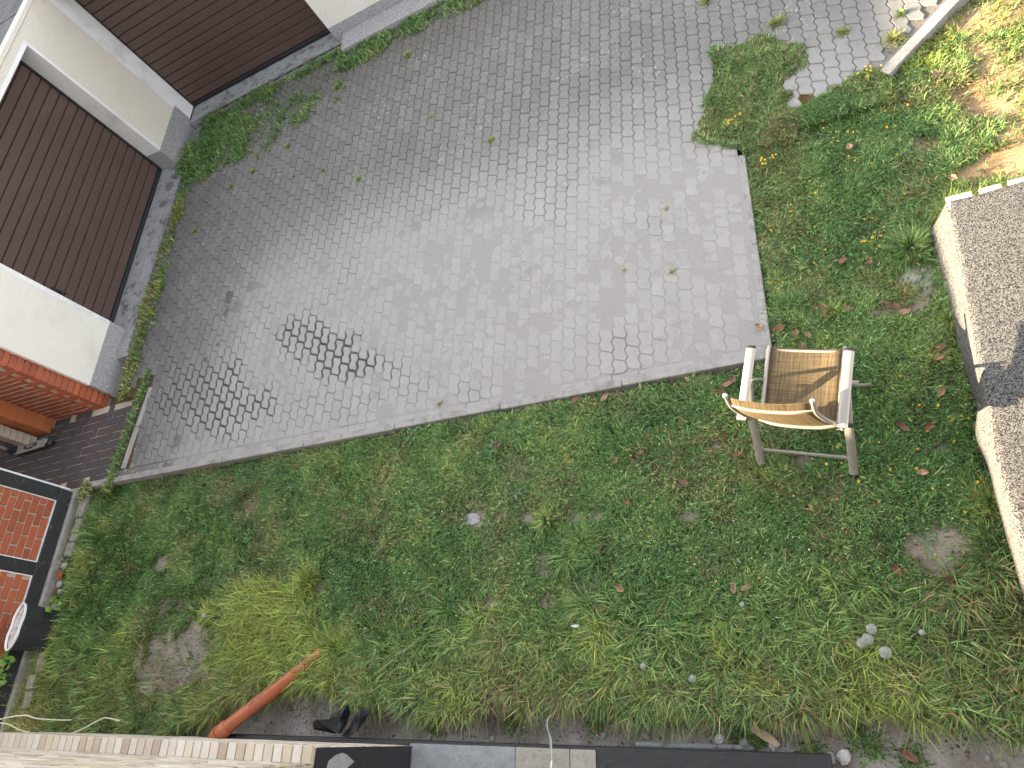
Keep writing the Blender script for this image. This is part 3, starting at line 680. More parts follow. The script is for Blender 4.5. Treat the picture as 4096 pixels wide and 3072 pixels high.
for k in range(12):
    L_ = random.uniform(.14, .3); X_ = -7.50+random.gauss(0, .012)+.03*(yy < .8)
    if .9 < yy < 1.35:
        for q in range(3):
            vs, fs = sphere((X_+random.uniform(-.05, .05), yy+L_*q/3, -.05), .035*random.uniform(.8, 1.3), 7, 4, (1, 1.1, .7)); MB().add(vs, fs).build('edge_stone', M['brick'] if q % 2 else M['stone'], bd)
    else: MB().box(X_-.05, X_+.05, yy, yy+L_-.01, -.16, -.035+random.gauss(0, .008), .012).build('edge_stone', M['kerb'], bd)
    yy += L_

# ------------------------------------------------------------------ the house we look down from
hs = thing('house', 'facade of pale stone slips seen steeply from above along the bottom edge', 'house', (-4, -.4, 0))
XE, XL, ZL = -2.985, -6.6, 1.0; YL, YB = -.117, -.203
bpart(hs, 'wall', 'wall', XL, 5, -3.5, -.72, -.2, 7.5); bpart(hs, 'wall', 'wall', XL, XE-.02, -.72, YL-.02, -.14, ZL-.03)
bpart(hs, 'wall', 'wall', XL, XE, -.72, YB-.02, ZL-.03, 3.3); bpart(hs, 'wall', 'wall', XE, 5, -.72, YB-.02, 2.2, 3.3)
bpart(hs, 'wall', 'plaster', XL, 5, -.72, YB-.025, 3.3, 7.5)
bpart(hs, 'mortar_face', 'mortar', XL, XE-.001, YL-.02, YL-.008, -.10, ZL-.03); bpart(hs, 'mortar_face', 'mortar', XL, XE, YB-.02, YB-.008, ZL-.02, 3.3)
bpart(hs, 'ledge_bed', 'mortar', XL, XE-.004, YB-.008, YL-.004, ZL-.03, ZL-.006)
xx = XE
k = 0
tl = MB(); 
while xx > XL+.05:
    w_ = .055*1.32
    q = MB().box(-w_/2+.004, w_/2-.004, YB-.002-(-.16), YL+.004+.16, -.02, .004, .002) if 0 else None
    o = brick_obj(hs, 'slips', xx-w_/2, (YL+YB)/2+.002, ZL-.006, round(w_-.008, 4), round(YL-YB+.006, 4), .024, .002, .0004); o.name = 'tile'; xx -= w_; k += 1
sm_ = MB(); tone = []
def sliprow(y, z0, z1, x0, x1):
    z = z0; r_ = 0
    while z+.06 < z1:
        x_ = x0-(.11 if r_ % 2 else 0)
        while x_ < x1:
            a_, b_ = max(x_, x0), min(x_+.213, x1)
            if b_-a_ > .03: sm_.box(a_, b_, y-.012, y+random.gauss(0, .0016), z, z+.052, .002); tone.extend([random.random()]*24)
            x_ += .225
        z += .0625; r_ += 1
sliprow(YL, -.06, ZL-.02, XL, XE-.004); sliprow(YB, ZL+.01, 2.6, XL, XE)
o = sm_.build('stone_slip', M['slips'], hs); o['kind'] = 'stuff'; a = o.data.attributes.new('tone', 'FLOAT', 'POINT'); a.data.foreach_set('value', tone)
MB().box(XE-.001, XE+.006, -.72, YL-.004, -.14, ZL-.03).build('end_face', M['bitumen'], hs); MB().add([(XE+.008, y_, z_) for y_, z_ in ((-.16, .80), (-.19, .86), (-.25, .88), (-.31, .84), (-.33, .74), (-.29, .66), (-.24, .70), (-.20, .62), (-.165, .69), (-.15, .74))], [tuple(range(10))]).build('bare_patch', M['slab'], hs)
ft = thing('foundation', 'black coated foundation ledge along the base of the house wall', 'foundation', (-3, -.3, 0))
bpart(ft, 'footing', 'bitumen', -4.86, -.35, -.72, -.085, -.3, -.006, c=.006)
for (a_, b_, m_) in ((-3.08+.003, -2.2, 'slab'), (-2.2+.003, -1.83, 'slabb'), (-3.42, -3.085, 'bitumen'), (-1.825, -1.66, 'slabb')):
    bpart(ft, 'slab', m_, a_, b_, -.70, -.105, -.005, .004, c=.003)
bpart(ft, 'upstand', 'bitumen', -4.86, -3.0, -.116, -.1, -.0, .02, c=.004)
o = MB().box(-1.45, -.75, -.084, -.055, -.2, -.115, .01).build('mortar_fillet', M['apron'], ft)
# unseen house block added beyond the garages to throw shade over the yard
caster = thing('added_shade_house', 'unseen tall house added beyond the garages to shade the yard', 'house', (-16, 4, 0))
CXR = -14.2; CZ = (1.0-CXR)*math.tan(SUN_EL)/math.cos(SUN_AZ)
bpart(caster, 'wall', 'wall', CXR-6, CXR, -12, 20, -.2, CZ-.25); bpart(caster, 'roof', 'roof', CXR-6.3, CXR, -12.3, 20.3, CZ-.24, CZ)
for yy in (-2, 1, 4, 7, 10): bpart(caster, 'window', 'glass', CXR-.05, CXR+.01, yy, yy+1.2, 3.2, 4.6, c=.01)

# ------------------------------------------------------------------ raised wooden deck and its carpet
dkk = thing('wooden_platform', 'low wooden deck whose pale board ends stick out at the back', 'deck', (1.6, 1.8, 0))
bpart(dkk, 'frame', 'board', .95, 4.0, .35, 2.96, -.12, .235)
for i, (a_, b_) in enumerate(((.862, 1.0), (1.04, 1.155), (1.19, 1.33), (1.37, 1.5), (1.54, 1.68), (1.72, 1.86), (1.9, 2.04), (2.08, 2.22))):
    bpart(dkk, 'board', 'wood', a_, b_, .36, 3.035+random.gauss(0, .006), .24, .272, c=.004)
nyc, prof = 90, 26; Vc = []; 
for i in range(nyc):
    Y_ = .30+(3.01-.30)*i/(nyc-1); s = (Y_-1.2)/(2.95-1.2); ex = .708+.145*max(0, min(1.1, s)); fx = .742+(.0 if Y_ > 1.5 else -.03*(1.5-Y_))
    bumpy = .03*math.exp(-((Y_-1.53)/.10)**2)+.012*math.exp(-((Y_-2.1)/.2)**2)
    for k in range(prof):
        t_ = k/(prof-1)
        if t_ < .35:
            q = t_/.35; X_ = min(fx, ex+.02)*(1-q)+ex*q-(.02*math.sin(q*math.pi))*(1 if Y_ < 1.7 else -.3)-bumpy*math.sin(q*math.pi); Z_ = -.10+(.255+.10)*q
        elif t_ < .5:
            q = (t_-.35)/.15; X_ = ex+.03*(1-math.cos(q*math.pi/2)); Z_ = .255+.026*math.sin(q*math.pi/2)
        else:
            q = (t_-.5)/.5; X_ = ex+.03+q*q*3.0; Z_ = .281
        wv = float(fbm(np.array(X_), np.array(Y_), 3.5, 71)-.5)
        Vc.append((X_+(wv*.018 if t_ < .5 else 0), Y_+.012*math.sin(X_*5)+(.003*math.sin(X_*30) if i == nyc-1 else 0), Z_+wv*.014*(t_ > .34)+.006*math.sin(Y_*7+X_*2)*(t_ > .4)))
Vc = np.array(Vc); Vb = Vc.copy(); Vb[:, 2] -= .008; i0 = np.arange(nyc*prof).reshape(nyc, prof)
Qc = np.stack([i0[:-1, :-1], i0[:-1, 1:], i0[1:, 1:], i0[1:, :-1]], -1).reshape(-1, 4)
eb = np.array([[i0[-1, k], i0[-1, k+1], i0[-1, k+1]+nyc*prof, i0[-1, k]+nyc*prof] for k in range(prof-1)])
cpt = npmesh('carpet', np.concatenate([Vc, Vb]), np.concatenate([Qc, Qc[:, ::-1]+nyc*prof, eb]), None, M['carpet'], smooth=True)
tag(cpt, 'grey speckled outdoor carpet draped over the deck and its side', 'carpet')

# ------------------------------------------------------------------ the garden chair
fr, ff = (.031+.483), (1.406-1.540); base = np.array([-.226, 1.473]); ux = np.array([fr, ff]); ux /= np.linalg.norm(ux); uy = np.array([-ux[1], ux[0]])
ch = thing('garden_chair', 'folding garden chair with champagne metal frame and grey gold woven sling', 'chair', (base[0], base[1], -.05))
TILT = math.tan(R(3.6))
def TC(r, f, z): q = base+ux*(r-z*TILT)+uy*f; return (q[0], q[1], z-.045)
def arcp(pts, n=8):   # Catmull-Rom through the points
    P_ = [Vector(p) for p in pts]; P_ = [P_[0]*2-P_[1]]+P_+[P_[-1]*2-P_[-2]]; o = []
    for i in range(1, len(P_)-2):
        for k in range(n):
            t = k/n; o.append(.5*((2*P_[i])+(P_[i+1]-P_[i-1])*t+(2*P_[i-1]-5*P_[i]+4*P_[i+1]-P_[i+2])*t*t+(3*P_[i]-P_[i-1]-3*P_[i+1]+P_[i+2])*t**3))
    o.append(P_[-2]); return o
def tubec(pts, r, name, mat='alu', n=10, flat=1.0, up=(0, 0, 1), par=None, sm=6):
    path = [TC(*p) for p in (arcp(pts, sm) if sm else [Vector(p) for p in pts])]
    return MB().tube(path, r, n, flat, up).build(name, M[mat], par or ch, True)
up_f = (uy[0], uy[1], 0); up_r = (ux[0], ux[1], 0)
SEAT = [(.165, .405), (.20, .398), (.32, .402), (.45, .418), (.57, .437), (.645, .438), (.672, .418)]          # profile (f, z)
BACK = [(.155, .44), (.140, .52), (.115, .62), (.095, .72), (.090, .82), (.094, .92), (.091, .955)]
def BS(z): return .03 if z < .52 else (.03-(z-.52)*.258 if z < .85 else -.055+(z-.85)*.11)
def sling(prof, hw, name, sag, par, shear=False):
    pts = arcp([(f_, z_, 0) for f_, z_ in prof], 5); N_ = len(pts); Mx = 12; V_ = []; uv = []; Ln = 0
    for i, p in enumerate(pts):
        if i: Ln += (p-pts[i-1]).length
        for k in range(Mx+1):
            a_ = k/Mx*2-1; sg = sag*(1-a_*a_)
            nn = (pts[min(i+1, N_-1)]-pts[max(i-1, 0)]).normalized(); V_.append(TC(a_*hw+(BS(p.y) if shear else 0), p.x+nn.y*sg, p.y-nn.x*sg)); uv.append((a_*hw, Ln))
    I = lambda i, k: i*(Mx+1)+k
    fs = [(I(i, k), I(i, k+1), I(i+1, k+1), I(i+1, k)) for i in range(N_-1) for k in range(Mx)]
    o = MB().add(V_, fs).build(name, M['fabric'], par, True); ul = o.data.uv_layers.new(name='UVMap')
    for lp in o.data.loops: ul.data[lp.index].uv = uv[lp.vertex_index]
    md = o.modifiers.new('thick', 'SOLIDIFY'); md.thickness = .003; return o
sling(SEAT, .205, 'seat', .012, ch); sling(BACK, .207, 'backrest', -.02, ch, True)
for s in (-1, 1):
    tubec([(s*.214, f_, z_) for f_, z_ in SEAT], .012, 'seat_rail', flat=1.3)
    tubec([(s*.215+.02, .165, .41)]+[(s*.219+BS(z_), f_, z_) for f_, z_ in BACK]+[(s*.219+BS(.98), .088, .98)], .012, 'back_rail')
    cp = MB().add(*sphere(TC(s*.219+BS(.985), .087, .987), .0155, 10, 6)).build('end_cap', M['silver'], ch, True)
    arm = tubec([(s*.268, .115, .60), (s*.268, .35, .615), (s*.268, .555, .62)], .028, 'armrest', 'alu', 14, .38, (0, 0, 1))
    MB().tube([TC(s*.268, .553, .6195), TC(s*.268, .570, .62)], .0285, 14, .42).build('arm_cap', M['plastic'], arm, True)
    MB().tube([TC(s*.268, .10, .5995), TC(s*.268, .117, .60)], .0275, 14, .40).build('arm_cap', M['silver'], arm, True)
    # rear leg (flat oval tube) and front leg meet under the armrest
    lg = tubec([(s*.268, .012, .012), (s*.268, .115, .22), (s*.268, .20, .41), (s*.264, .34, .585)], .026, 'leg', 'alu', 12, .5, up_f, sm=4)
    MB().tube([TC(s*.268, .002, -.008), TC(s*.268, .02, .03)], .028, 12, .56, up_f).build('foot', M['plastic'], lg, True)
    lg = tubec([(s*.315, .615, .01), (s*.305, .58, .10), (s*.278, .50, .27), (s*.266, .43, .44), (s*.262, .36, .585)], .020, 'leg', 'alu', 12, .55, up_f)
    MB().tube([TC(s*.317, .62, -.008), TC(s*.314, .61, .03)], .023, 12, .6, up_f).build('foot', M['plastic'], lg, True)
    tubec([(s*.248, .12, .59), (s*.244, .15, .50), (s*.240, .19, .42)], .011, 'bracket', 'plastic', 8)
    MB().tube([TC(s*.285, .125, .575), TC(s*.318, .125, .575)], .013, 10).build('adjuster_knob', M['plastic'], ch, True)
    MB().tube([TC(s*.225, .31, .50), TC(s*.292, .31, .50)], .010, 10).build('pivot', M['plastic'], ch, True)
tubec([(-.258, .085, .13), (0, .085, .13), (.258, .085, .13)], .019, 'stretcher', 'alu', 10, .5, up_f, sm=2)
tubec([(-.265, .57, .15), (0, .57, .15), (.265, .57, .15)], .012, 'stretcher', 'alu', 10, 1, sm=2)
tubec([(-.214+BS(.85), .095, .85), (-.10+BS(.85), .068, .85), (.10+BS(.85), .068, .85), (.214+BS(.85), .095, .85)], .0115, 'back_crossbar')
tubec([(-.212+.03, .13, .56), (-.10+.03, .105, .555), (.10+.03, .105, .555), (.212+.03, .13, .56)], .0115, 'back_crossbar')
tubec([(-.212, .64, .425), (.212, .64, .425)], .010, 'seat_crossbar', sm=2)

# ------------------------------------------------------------------ drain pipe, membrane scraps, cables
def ribbon_pipe():
    a_ = np.array(at(852, 2938, .12)); b_ = np.array(at(1262, 2628, .0)); t = thing('drain_pipe', 'orange plastic drain pipe lying from house wall into tall grass', 'pipe', (a_[0], a_[1], 0))
    d = (b_-a_)/np.linalg.norm(b_-a_); L_ = np.linalg.norm(b_-a_); r = .051
    P = lambda u, z: (a_[0]+d[0]*u, a_[1]+d[1]*u, z)
    MB().tube([P(.06, .07), P(L_*.5, .03), P(L_+.06, -.02)], r, 24).build('pipe_body', M['pipe'], t, True)
    MB().tube([P(.01, .075), P(.02, .073), P(.09, .066), P(.10, .065)], [.056, .060, .060, .056], 24).build('socket', M['pipe'], t, True)
    MB().tube([P(.0, .074), P(.012, .074)], .0635, 24).build('socket_ring', M['pipe'], t, True)
    el = [P(.02, .075), P(-.03, .07), (a_[0]-d[0]*.07+.0, a_[1]-d[1]*.07-.02, .05), (a_[0]-.06, a_[1]-.09, .02), (a_[0]-.07, a_[1]-.16, -.0)]
    MB().tube(arcp(el, 5), .053, 24).build('elbow', M['pipe'], t, True)
    # faint printed line along the pipe
    nrm = Vector((-d[1], d[0], 0)); s_ = MB()
    for i in range(34):
        u = .35+i*.018
        if i % 5 == 4: continue
        q0 = Vector(P(u, .045))+Vector((0, 0, .0495)); s_.add([q0, q0+Vector((*(d*.012), 0)), q0+Vector((*(d*.012), 0))+nrm*.008-Vector((0, 0, .0012)), q0+nrm*.008-Vector((0, 0, .0012))], [(0, 1, 2, 3)])
    s_.build('print_line', M['print_'], t)
ribbon_pipe()
def sheet(name, pts, mat, label, cat, group=None, thick=.003):
    cen = np.mean([p for p in pts[0]], 0); o = MB().add(pts[0], pts[1]).build(name, M[mat], None, off=tuple(cen)); md = o.modifiers.new('t', 'SOLIDIFY'); md.thickness = thick; return tag(o, label, cat, group)
def fold(pxs, fs, name, mat, label, cat, **k):
    vs = [P3(px, py, h) for px, py, h in pxs]; return sheet(name, (vs, fs), mat, label, cat, **k)
G_ = 'folded scraps of black membrane'
fold([(1250, 2890, -.02), (1262, 2880, .05), (1316, 2878, .09), (1352, 2933, .03), (1340, 2935, -.05), (1255, 2918, -.05), (1300, 2905, .05)], [(0, 1, 6), (1, 2, 6), (2, 3, 6), (3, 4, 6), (4, 5, 6), (5, 0, 6)], 'membrane_scrap', 'tarp', 'small black membrane scrap folded over, leftmost of the three', 'membrane', group=G_)
fold([(1325, 2858, -.02), (1392, 2815, .12), (1402, 2850, .02), (1385, 2900, -.02), (1362, 2935, .03), (1316, 2878, .09), (1352, 2933, .05), (1360, 2870, .08)], [(0, 1, 7), (1, 2, 7), (2, 3, 7), (3, 4, 7), (4, 6, 7), (6, 5, 7), (5, 0, 7)], 'membrane_scrap', 'tarp', 'large upright black membrane fold with white mortar smears, middle one', 'membrane', group=G_)
fold([(1448, 2826, .10), (1482, 2842, .04), (1458, 2885, .03), (1428, 2928, .09), (1402, 2905, -.03), (1420, 2860, .03), (1440, 2880, .08), (1365, 2945, -.04), (1395, 2950, .01)], [(0, 1, 6), (1, 2, 6), (2, 3, 6), (3, 4, 6), (4, 5, 6), (5, 0, 6), (4, 3, 8), (4, 8, 7)], 'membrane_scrap', 'tarp', 'pointed black membrane flap on the soil, rightmost of the three', 'membrane', group=G_)
def cable(label, pts, r, mat, name='cable', parts=()):
    P_ = [Vector(P3(px, py, h)) for px, py, h in pts]; t = thing(name, label, 'cable', tuple(P_[0])); MB().tube(arcp(P_, 7), r, 8).build('sheath', M[mat], t, True)
    for pm, pp in parts: MB().tube(arcp([Vector(P3(*q)) for q in pp], 6), .0016, 5).build('wire', M[pm], t, True)
    return t
cable('cream cable curving over grass and ending shorter at lower left', [(-30, 2885, .3), (40, 2868, .28), (100, 2862, .25), (150, 2874, .22), (230, 2880, .2), (285, 2880, .18)], .0052, 'cable', parts=[('wire', [(285, 2880, .18), (305, 2872, .17), (322, 2874, .16)]), ('stem', [(285, 2880, .18), (320, 2880, .16), (355, 2868, .12)])])
cable('longer cream cable looping beside house wall at lower left', [(-30, 2890, .3), (30, 2896, .28), (80, 2920, .26), (150, 2936, .25), (205, 2946, .25), (260, 2942, .24), (330, 2915, .2), (400, 2878, .16), (430, 2872, .14), (478, 2884, .1)], .0052, 'cable', parts=[('stem', [(478, 2884, .1), (490, 2880, .07), (470, 2895, .06)])])
cable('white cable end with bare blue and yellow wires beside grey slabs', [(2202, 3090, .05), (2205, 3060, .04), (2206, 3045, .03)], .006, 'white', parts=[('wire', [(2206, 3047, .03), (2200, 3000, .03), (2196, 2940, .02), (2183, 2900, .01), (2190, 2870, .01), (2224, 2850, -.06)]), ('wirey', [(2207, 3047, .03), (2204, 3000, .03), (2200, 2950, .02), (2188, 2905, .01), (2195, 2868, .01), (2228, 2848, -.06)]), ('cable', [(2208, 3047, .03), (2207, 3000, .03), (2204, 2955, .02), (2190, 2910, .01), (2202, 2864, .01), (2272, 2824, -.05)]), ('seed', [(2224, 2850, -.07), (2272, 2824, -.07)])])

# ------------------------------------------------------------------ stones, boards
def rock(px, py, r, mat, label, seed, sq=(1, .85, .6), h=-.13):
    rr = random.Random(seed); X_, Y_ = at(px, py, h); hz = float(gz(X_, Y_)) if Y_ < 2.2 else h
    vs, fs = sphere((0, 0, 0), r, 9, 6, sq); vs = [tuple(c*(1+rr.uniform(-.2, .18)) for c in v) for v in vs]; a_ = rr.uniform(0, 6.28)
    vs = [(v[0]*math.cos(a_)-v[1]*math.sin(a_)+X_, v[0]*math.sin(a_)+v[1]*math.cos(a_)+Y_, v[2]+hz+r*sq[2]*.55) for v in vs]
    return tag(MB().add(vs, fs).build('stone', M[mat], None, off=(X_, Y_, hz)), label, 'stone', 'loose stones')
rock(2262, 742, .030, 'stone', 'lone pale grey pebble lying on the pavers', 1, (1.3, .75, .5), 0)
for i, (px, py, r, m_, lb) in enumerate([(2580, 2905, .035, 'stone', 'flat light grey brick chip with square corner beside foundation'), (2875, 2955, .034, 'chalk', 'rounded white grey stone left of the broken tan board'), (2975, 2972, .032, 'stone', 'grey stone between the broken board and foundation'),
    (3092, 2980, .030, 'chalk', 'pale stone touching the lower end of broken board'), (3375, 3030, .045, 'chalk', 'largest white stone at the bottom right'), (3322, 3035, .034, 'stone', 'grey stone just left of largest white stone'), (3050, 3040, .03, 'chalk', 'flat whitish stone at bottom edge below the board'), (3145, 3045, .026, 'chalk', 'small white stone beside a brown leaf at bottom edge'),
    (3090, 3050, .028, 'stone', 'pale stone half sunk in weeds at the bottom edge'), (2410, 2940, .022, 'stone', 'blue grey angular stone beside orange brick chip'), (2583, 2945, .022, 'stone', 'dark stone lump under the square brick chip'), (4015, 3055, .022, 'stone', 'smooth blue grey pebble at bottom right corner'),
    (3950, 3030, .018, 'stone', 'tiny pale pebble near the bottom right corner'), (2375, 2908, .018, 'brick', 'small orange brick chip on gravelly soil'), (1965, 2955, .020, 'stone', 'small grey stone near black foundation line'), (2850, 2880, .02, 'stone', 'grey pebble on soil bank above the pale stones')]):
    rock(px, py, r, m_, lb, 10+i, (1, .8, .55))
o = MB().box(-.072, .072, -.017, .017, 0, .014, .003); fl = [(v[0]*math.cos(-.72)-v[1]*math.sin(-.72), v[0]*math.sin(-.72)+v[1]*math.cos(-.72), v[2]) for v in o.v]
def board(px0, py0, px1, py1, wd, mat, label, h=-.12, spike=True):
    a_ = np.array(at(px0, py0, h)); b_ = np.array(at(px1, py1, h)); d = b_-a_; L_ = np.linalg.norm(d); d /= L_; n_ = np.array([-d[1], d[0]]); c_ = (a_+b_)/2
    out = [(0, -.5), (.15, -.5), (.16, -.9), (.62, -1), (.8, -.75), (.9, -.8), (1, -.4), (1, .3), (.85, .7), (.55, 1), (.5, .85), (.1, .6), (.08, .2), (0, .1)] if spike else [(0, -1), (.3, -.9), (.6, -1), (1, -.8), (1, .7), (.95, 1), (.5, .85), (.2, 1), (0, .7)]
    k = len(out); vs = [(*(a_+d*L_*u+n_*wd/2*v), h+z+.02*u) for z in (.004, .016) for u, v in out]
    fs = [tuple(range(k))[::-1], tuple(range(k, 2*k))]+[(i, (i+1) % k, k+(i+1) % k, k+i) for i in range(k)]
    return tag(MB().add(vs, fs).build('board', M[mat], None, off=(*c_, h)), label, 'board')
board(2990, 2895, 3120, 2980, .05, 'board2', 'broken tan board splinter lying across gravelly soil'); board(3215, 2872, 3345, 2850, .035, 'board', 'weathered grey board piece half under grass', spike=False)
rock(1888, 2078, .085, 'stone', 'pale flat stone slab showing through the lawn', 77, (1.0, .62, .16), -.07)

# ------------------------------------------------------------------ fallen leaves
def leaf_mesh(L_, wd, curl, seed):
    rr = random.Random(seed); n = 7; vs = []; fs = []
    for i in range(n+1):
        t = i/n; w_ = wd*math.sin(math.pi*min(1, t*.96+.02))**.8*(1-.15*t); x_ = (t-.5)*L_; z = curl*(2*t-1)**2*L_*.5
        e_ = rr.uniform(.85, 1.1); vs += [(x_, -w_*e_/2, z+wd*.22*rr.uniform(.6, 1.4)), (x_, 0, z), (x_, w_*e_/2, z+wd*.25*rr.uniform(.5, 1.4))]
    for i in range(n): a_ = i*3; fs += [(a_, a_+1, a_+4, a_+3), (a_+1, a_+2, a_+5, a_+4)]
    fs.append((1, 1, 1)) if 0 else None
    return vs, fs
LEAF = [(2465, 1840, 'curled brown leaf in grass below the driveway kerb', 1), (2562, 1815, 'rusty leaf resting near the middle of the lawn beneath kerb', 0), (2300, 1600, 'brown leaf tucked against the long kerb at mid length', 0), (2418, 1590, 'pale curled leaf against long kerb right of another leaf', 1),
 (2895, 1745, 'round brown leaf left of the chair rear leg', 0), (2945, 1815, 'small pinkish leaf left of chair lower cross bar', 1), (2930, 1520, 'brown leaf behind the kerb corner left of armrest', 0), (2905, 1540, 'tan leaf on grass just beneath left armrest', 1), (2880, 1570, 'reddish leaf beside the upper back corner of chair', 0), (3115, 1312, 'long brown leaf beside short kerb above chair', 0),
 (3180, 1330, 'upright tan leaf on lawn above the chair seat', 1), (3230, 1340, 'small tan leaf right above chair seat front', 1), (3210, 1382, 'brown leaf touching the front edge of chair seat', 0), (3290, 1230, 'dark leaf on lawn left of the dusty bare spot', 0), (3305, 1255, 'folded brown leaf left of a pale leaf on upper lawn', 0), (3390, 1235, 'tan oval leaf on lawn left of dusty spot', 1),
 (3035, 1310, 'curled leaf lying on the driveway beside short kerb', 1), (3545, 1220, 'reddish brown leaf below dry tuft, left one of the pair', 0), (3580, 1225, 'reddish brown leaf below dry tuft, right one of the pair', 0), (3615, 1248, 'orange slender leaf right of the reddish pair', 1), (3650, 1050, 'dark red leaf at the top of dusty bare spot', 0), (3370, 1045, 'dusky leaf on lawn left of the long tussock', 0),
 (3755, 1430, 'brown leaf against carpet foot above the lit fold', 1), (3757, 1395, 'dull leaf on grass left of dark carpet side', 0), (3765, 1568, 'oval tan leaf on the lawn right of chair', 1), (3615, 1705, 'triangular pinkish leaf right of chair rear leg', 0), (3713, 1703, 'small brown leaf right of the triangular leaf', 0), (3930, 1690, 'largest orange brown leaf at the carpet corner', 1), (3930, 1808, 'brown leaf under a long dry stalk', 0), (4028, 1790, 'orange leaf at edge of the sunlit carpet', 1),
 (4050, 1875, 'crumpled orange leaf pair beside sunlit carpet edge', 1), (3693, 1887, 'pale tan leaf alone on the lawn at lower right of chair', 1), (3585, 2275, 'reddish leaf left of the lower bare patch', 0), (3787, 2320, 'dark red leaf below lower bare patch', 0), (2985, 2352, 'bright rusty leaf in long grass at lower middle right', 1), (2480, 2355, 'orange brown leaf on grass left of another bright leaf', 1), (2402, 2435, 'rusty leaf near the white paper scrap', 1),
 (2932, 2350, 'folded tan leaf a little above the long grass', 1), (3105, 2668, 'grey brown leaf on dark grass above the board', 0), (3630, 3020, 'long curled brown leaf standing at the bottom edge', 0), (1995, 1775, 'three-lobed brown leaf on lawn below the driveway', 0), (2518, 2005, 'small brown leaf beside reddish bare streak', 0), (3480, 1045, 'small brown leaf on lawn behind the tussock', 0), (3400, 590, 'curled brown leaf on upper shaded lawn', 1), (2735, 1930, 'small leaf at left of the chair rear foot', 0),
 (3740, 300, 'pinkish curled leaf on sunlit grass near diagonal edging', 1), (3810, 710, 'bright orange curled leaf in front of the deck boards', 1)]
for i, (px, py, lb, k) in enumerate(LEAF):
    big = 1.45 if 'largest' in lb or 'long' in lb[:5] else 1.0; vs, fs = leaf_mesh(.075*big*random.uniform(.8, 1.15), .042*big*random.uniform(.8, 1.2), random.uniform(.15, .6), i)
    X_, Y_ = at(px, py, 0); zz = (float(gz(X_, Y_))+.042) if not (X_ < -.35 and Y_ > 2.3) else .006
    if zz < -.09: zz = -.10
    X_, Y_ = at(px, py, zz); me = bpy.data.meshes.new('fallen_leaf'); me.from_pydata(vs, [], fs); me.update(); me.materials.append(M['dry2' if k else 'dry']); o = bpy.data.objects.new('fallen_leaf', me); COL.objects.link(o)
    o.location = (X_, Y_, zz); o.rotation_euler = (random.gauss(0, .35), random.gauss(0, .35), random.uniform(0, 6.28)); tag(o, lb, 'leaf', 'fallen brown leaves')
px_, py_ = at(2308, 2505, .05); vs, fs = leaf_mesh(.06, .02, .9, 99); o = MB().add([(v[0]+px_, v[1]+py_, v[2]+.06) for v in vs], fs).build('paper_scrap', M['daisy'], None, off=(px_, py_, .06)); tag(o, 'small crumpled white paper scrap in the long grass', 'paper')

# ------------------------------------------------------------------ dandelion clocks
def clock(px, py, r, hgt, lb):
    X_, Y_ = at(px, py, hgt); g = float(gz(X_, Y_)) if Y_ < 2.2 else -.05; t = thing('dandelion_clock', lb, 'dandelion', (X_, Y_, g), 'dandelion clocks'); bx_, by_ = X_+random.uniform(-.05, .05), Y_+random.uniform(-.05, .05)
    MB().tube(arcp([Vector((bx_, by_, g)), Vector(((bx_+X_)/2+.01, (by_+Y_)/2, (g+hgt)/2)), Vector((X_, Y_, hgt))], 4), .002, 6).build('stem', M['stem'], t, True)
    MB().add(*sphere((X_, Y_, hgt), r*.22, 8, 5)).build('core', M['seed'], t)
    f_ = MB()
    for i in range(110):
        zz = 1-2*(i+.5)/110; a_ = i*2.39996; rr = math.sqrt(1-zz*zz); d = Vector((rr*math.cos(a_), rr*math.sin(a_), zz)); e1_ = d.orthogonal().normalized(); e2_ = d.cross(e1_); c_ = Vector((X_, Y_, hgt)); q = c_+d*r*.88
        f_.add([c_+d*r*.2+e1_*.0004, c_+d*r*.2-e1_*.0004, q], [(0, 1, 2)])
        for j in range(3):
            w1 = (e1_*math.cos(j*1.05)+e2_*math.sin(j*1.05)); w2 = d.cross(w1)*.0007; f_.add([q-w1*r*.24-w2+d*r*.12, q-w1*r*.24+w2+d*r*.12, q+w1*r*.24+w2+d*r*.12, q+w1*r*.24-w2+d*r*.12], [(0, 1, 2, 3)])
    f_.build('seed_head', M['fluff'], t)
for a_ in [(3486, 2515, .026, .14, 'dandelion clock topmost of the four at lower right'), (3471, 2557, .029, .13, 'dandelion clock in the middle of the lower right cluster'), (3447, 2572, .026, .11, 'dandelion clock leftmost of the lower right cluster, partly hidden'), (3541, 2610, .031, .15, 'biggest dandelion clock, rightmost of the lower right four'),
           (2770, 2715, .022, .05, 'dandelion clock beside dark leaves at the bank edge'), (2573, 2665, .018, .05, 'small dandelion clock on the soil edge left of another'), (815, 2462, .020, .06, 'lone dandelion clock left of the bright tall grass'), (1390, 2772, .017, .02, 'small dandelion clock above the black membrane scraps'), (3688, 2530, .015, .08, 'greenish half closed dandelion clock in dark grass'), (2968, 2418, .014, .04, 'small grey dandelion clock in the middle right long grass')]: clock(*a_)

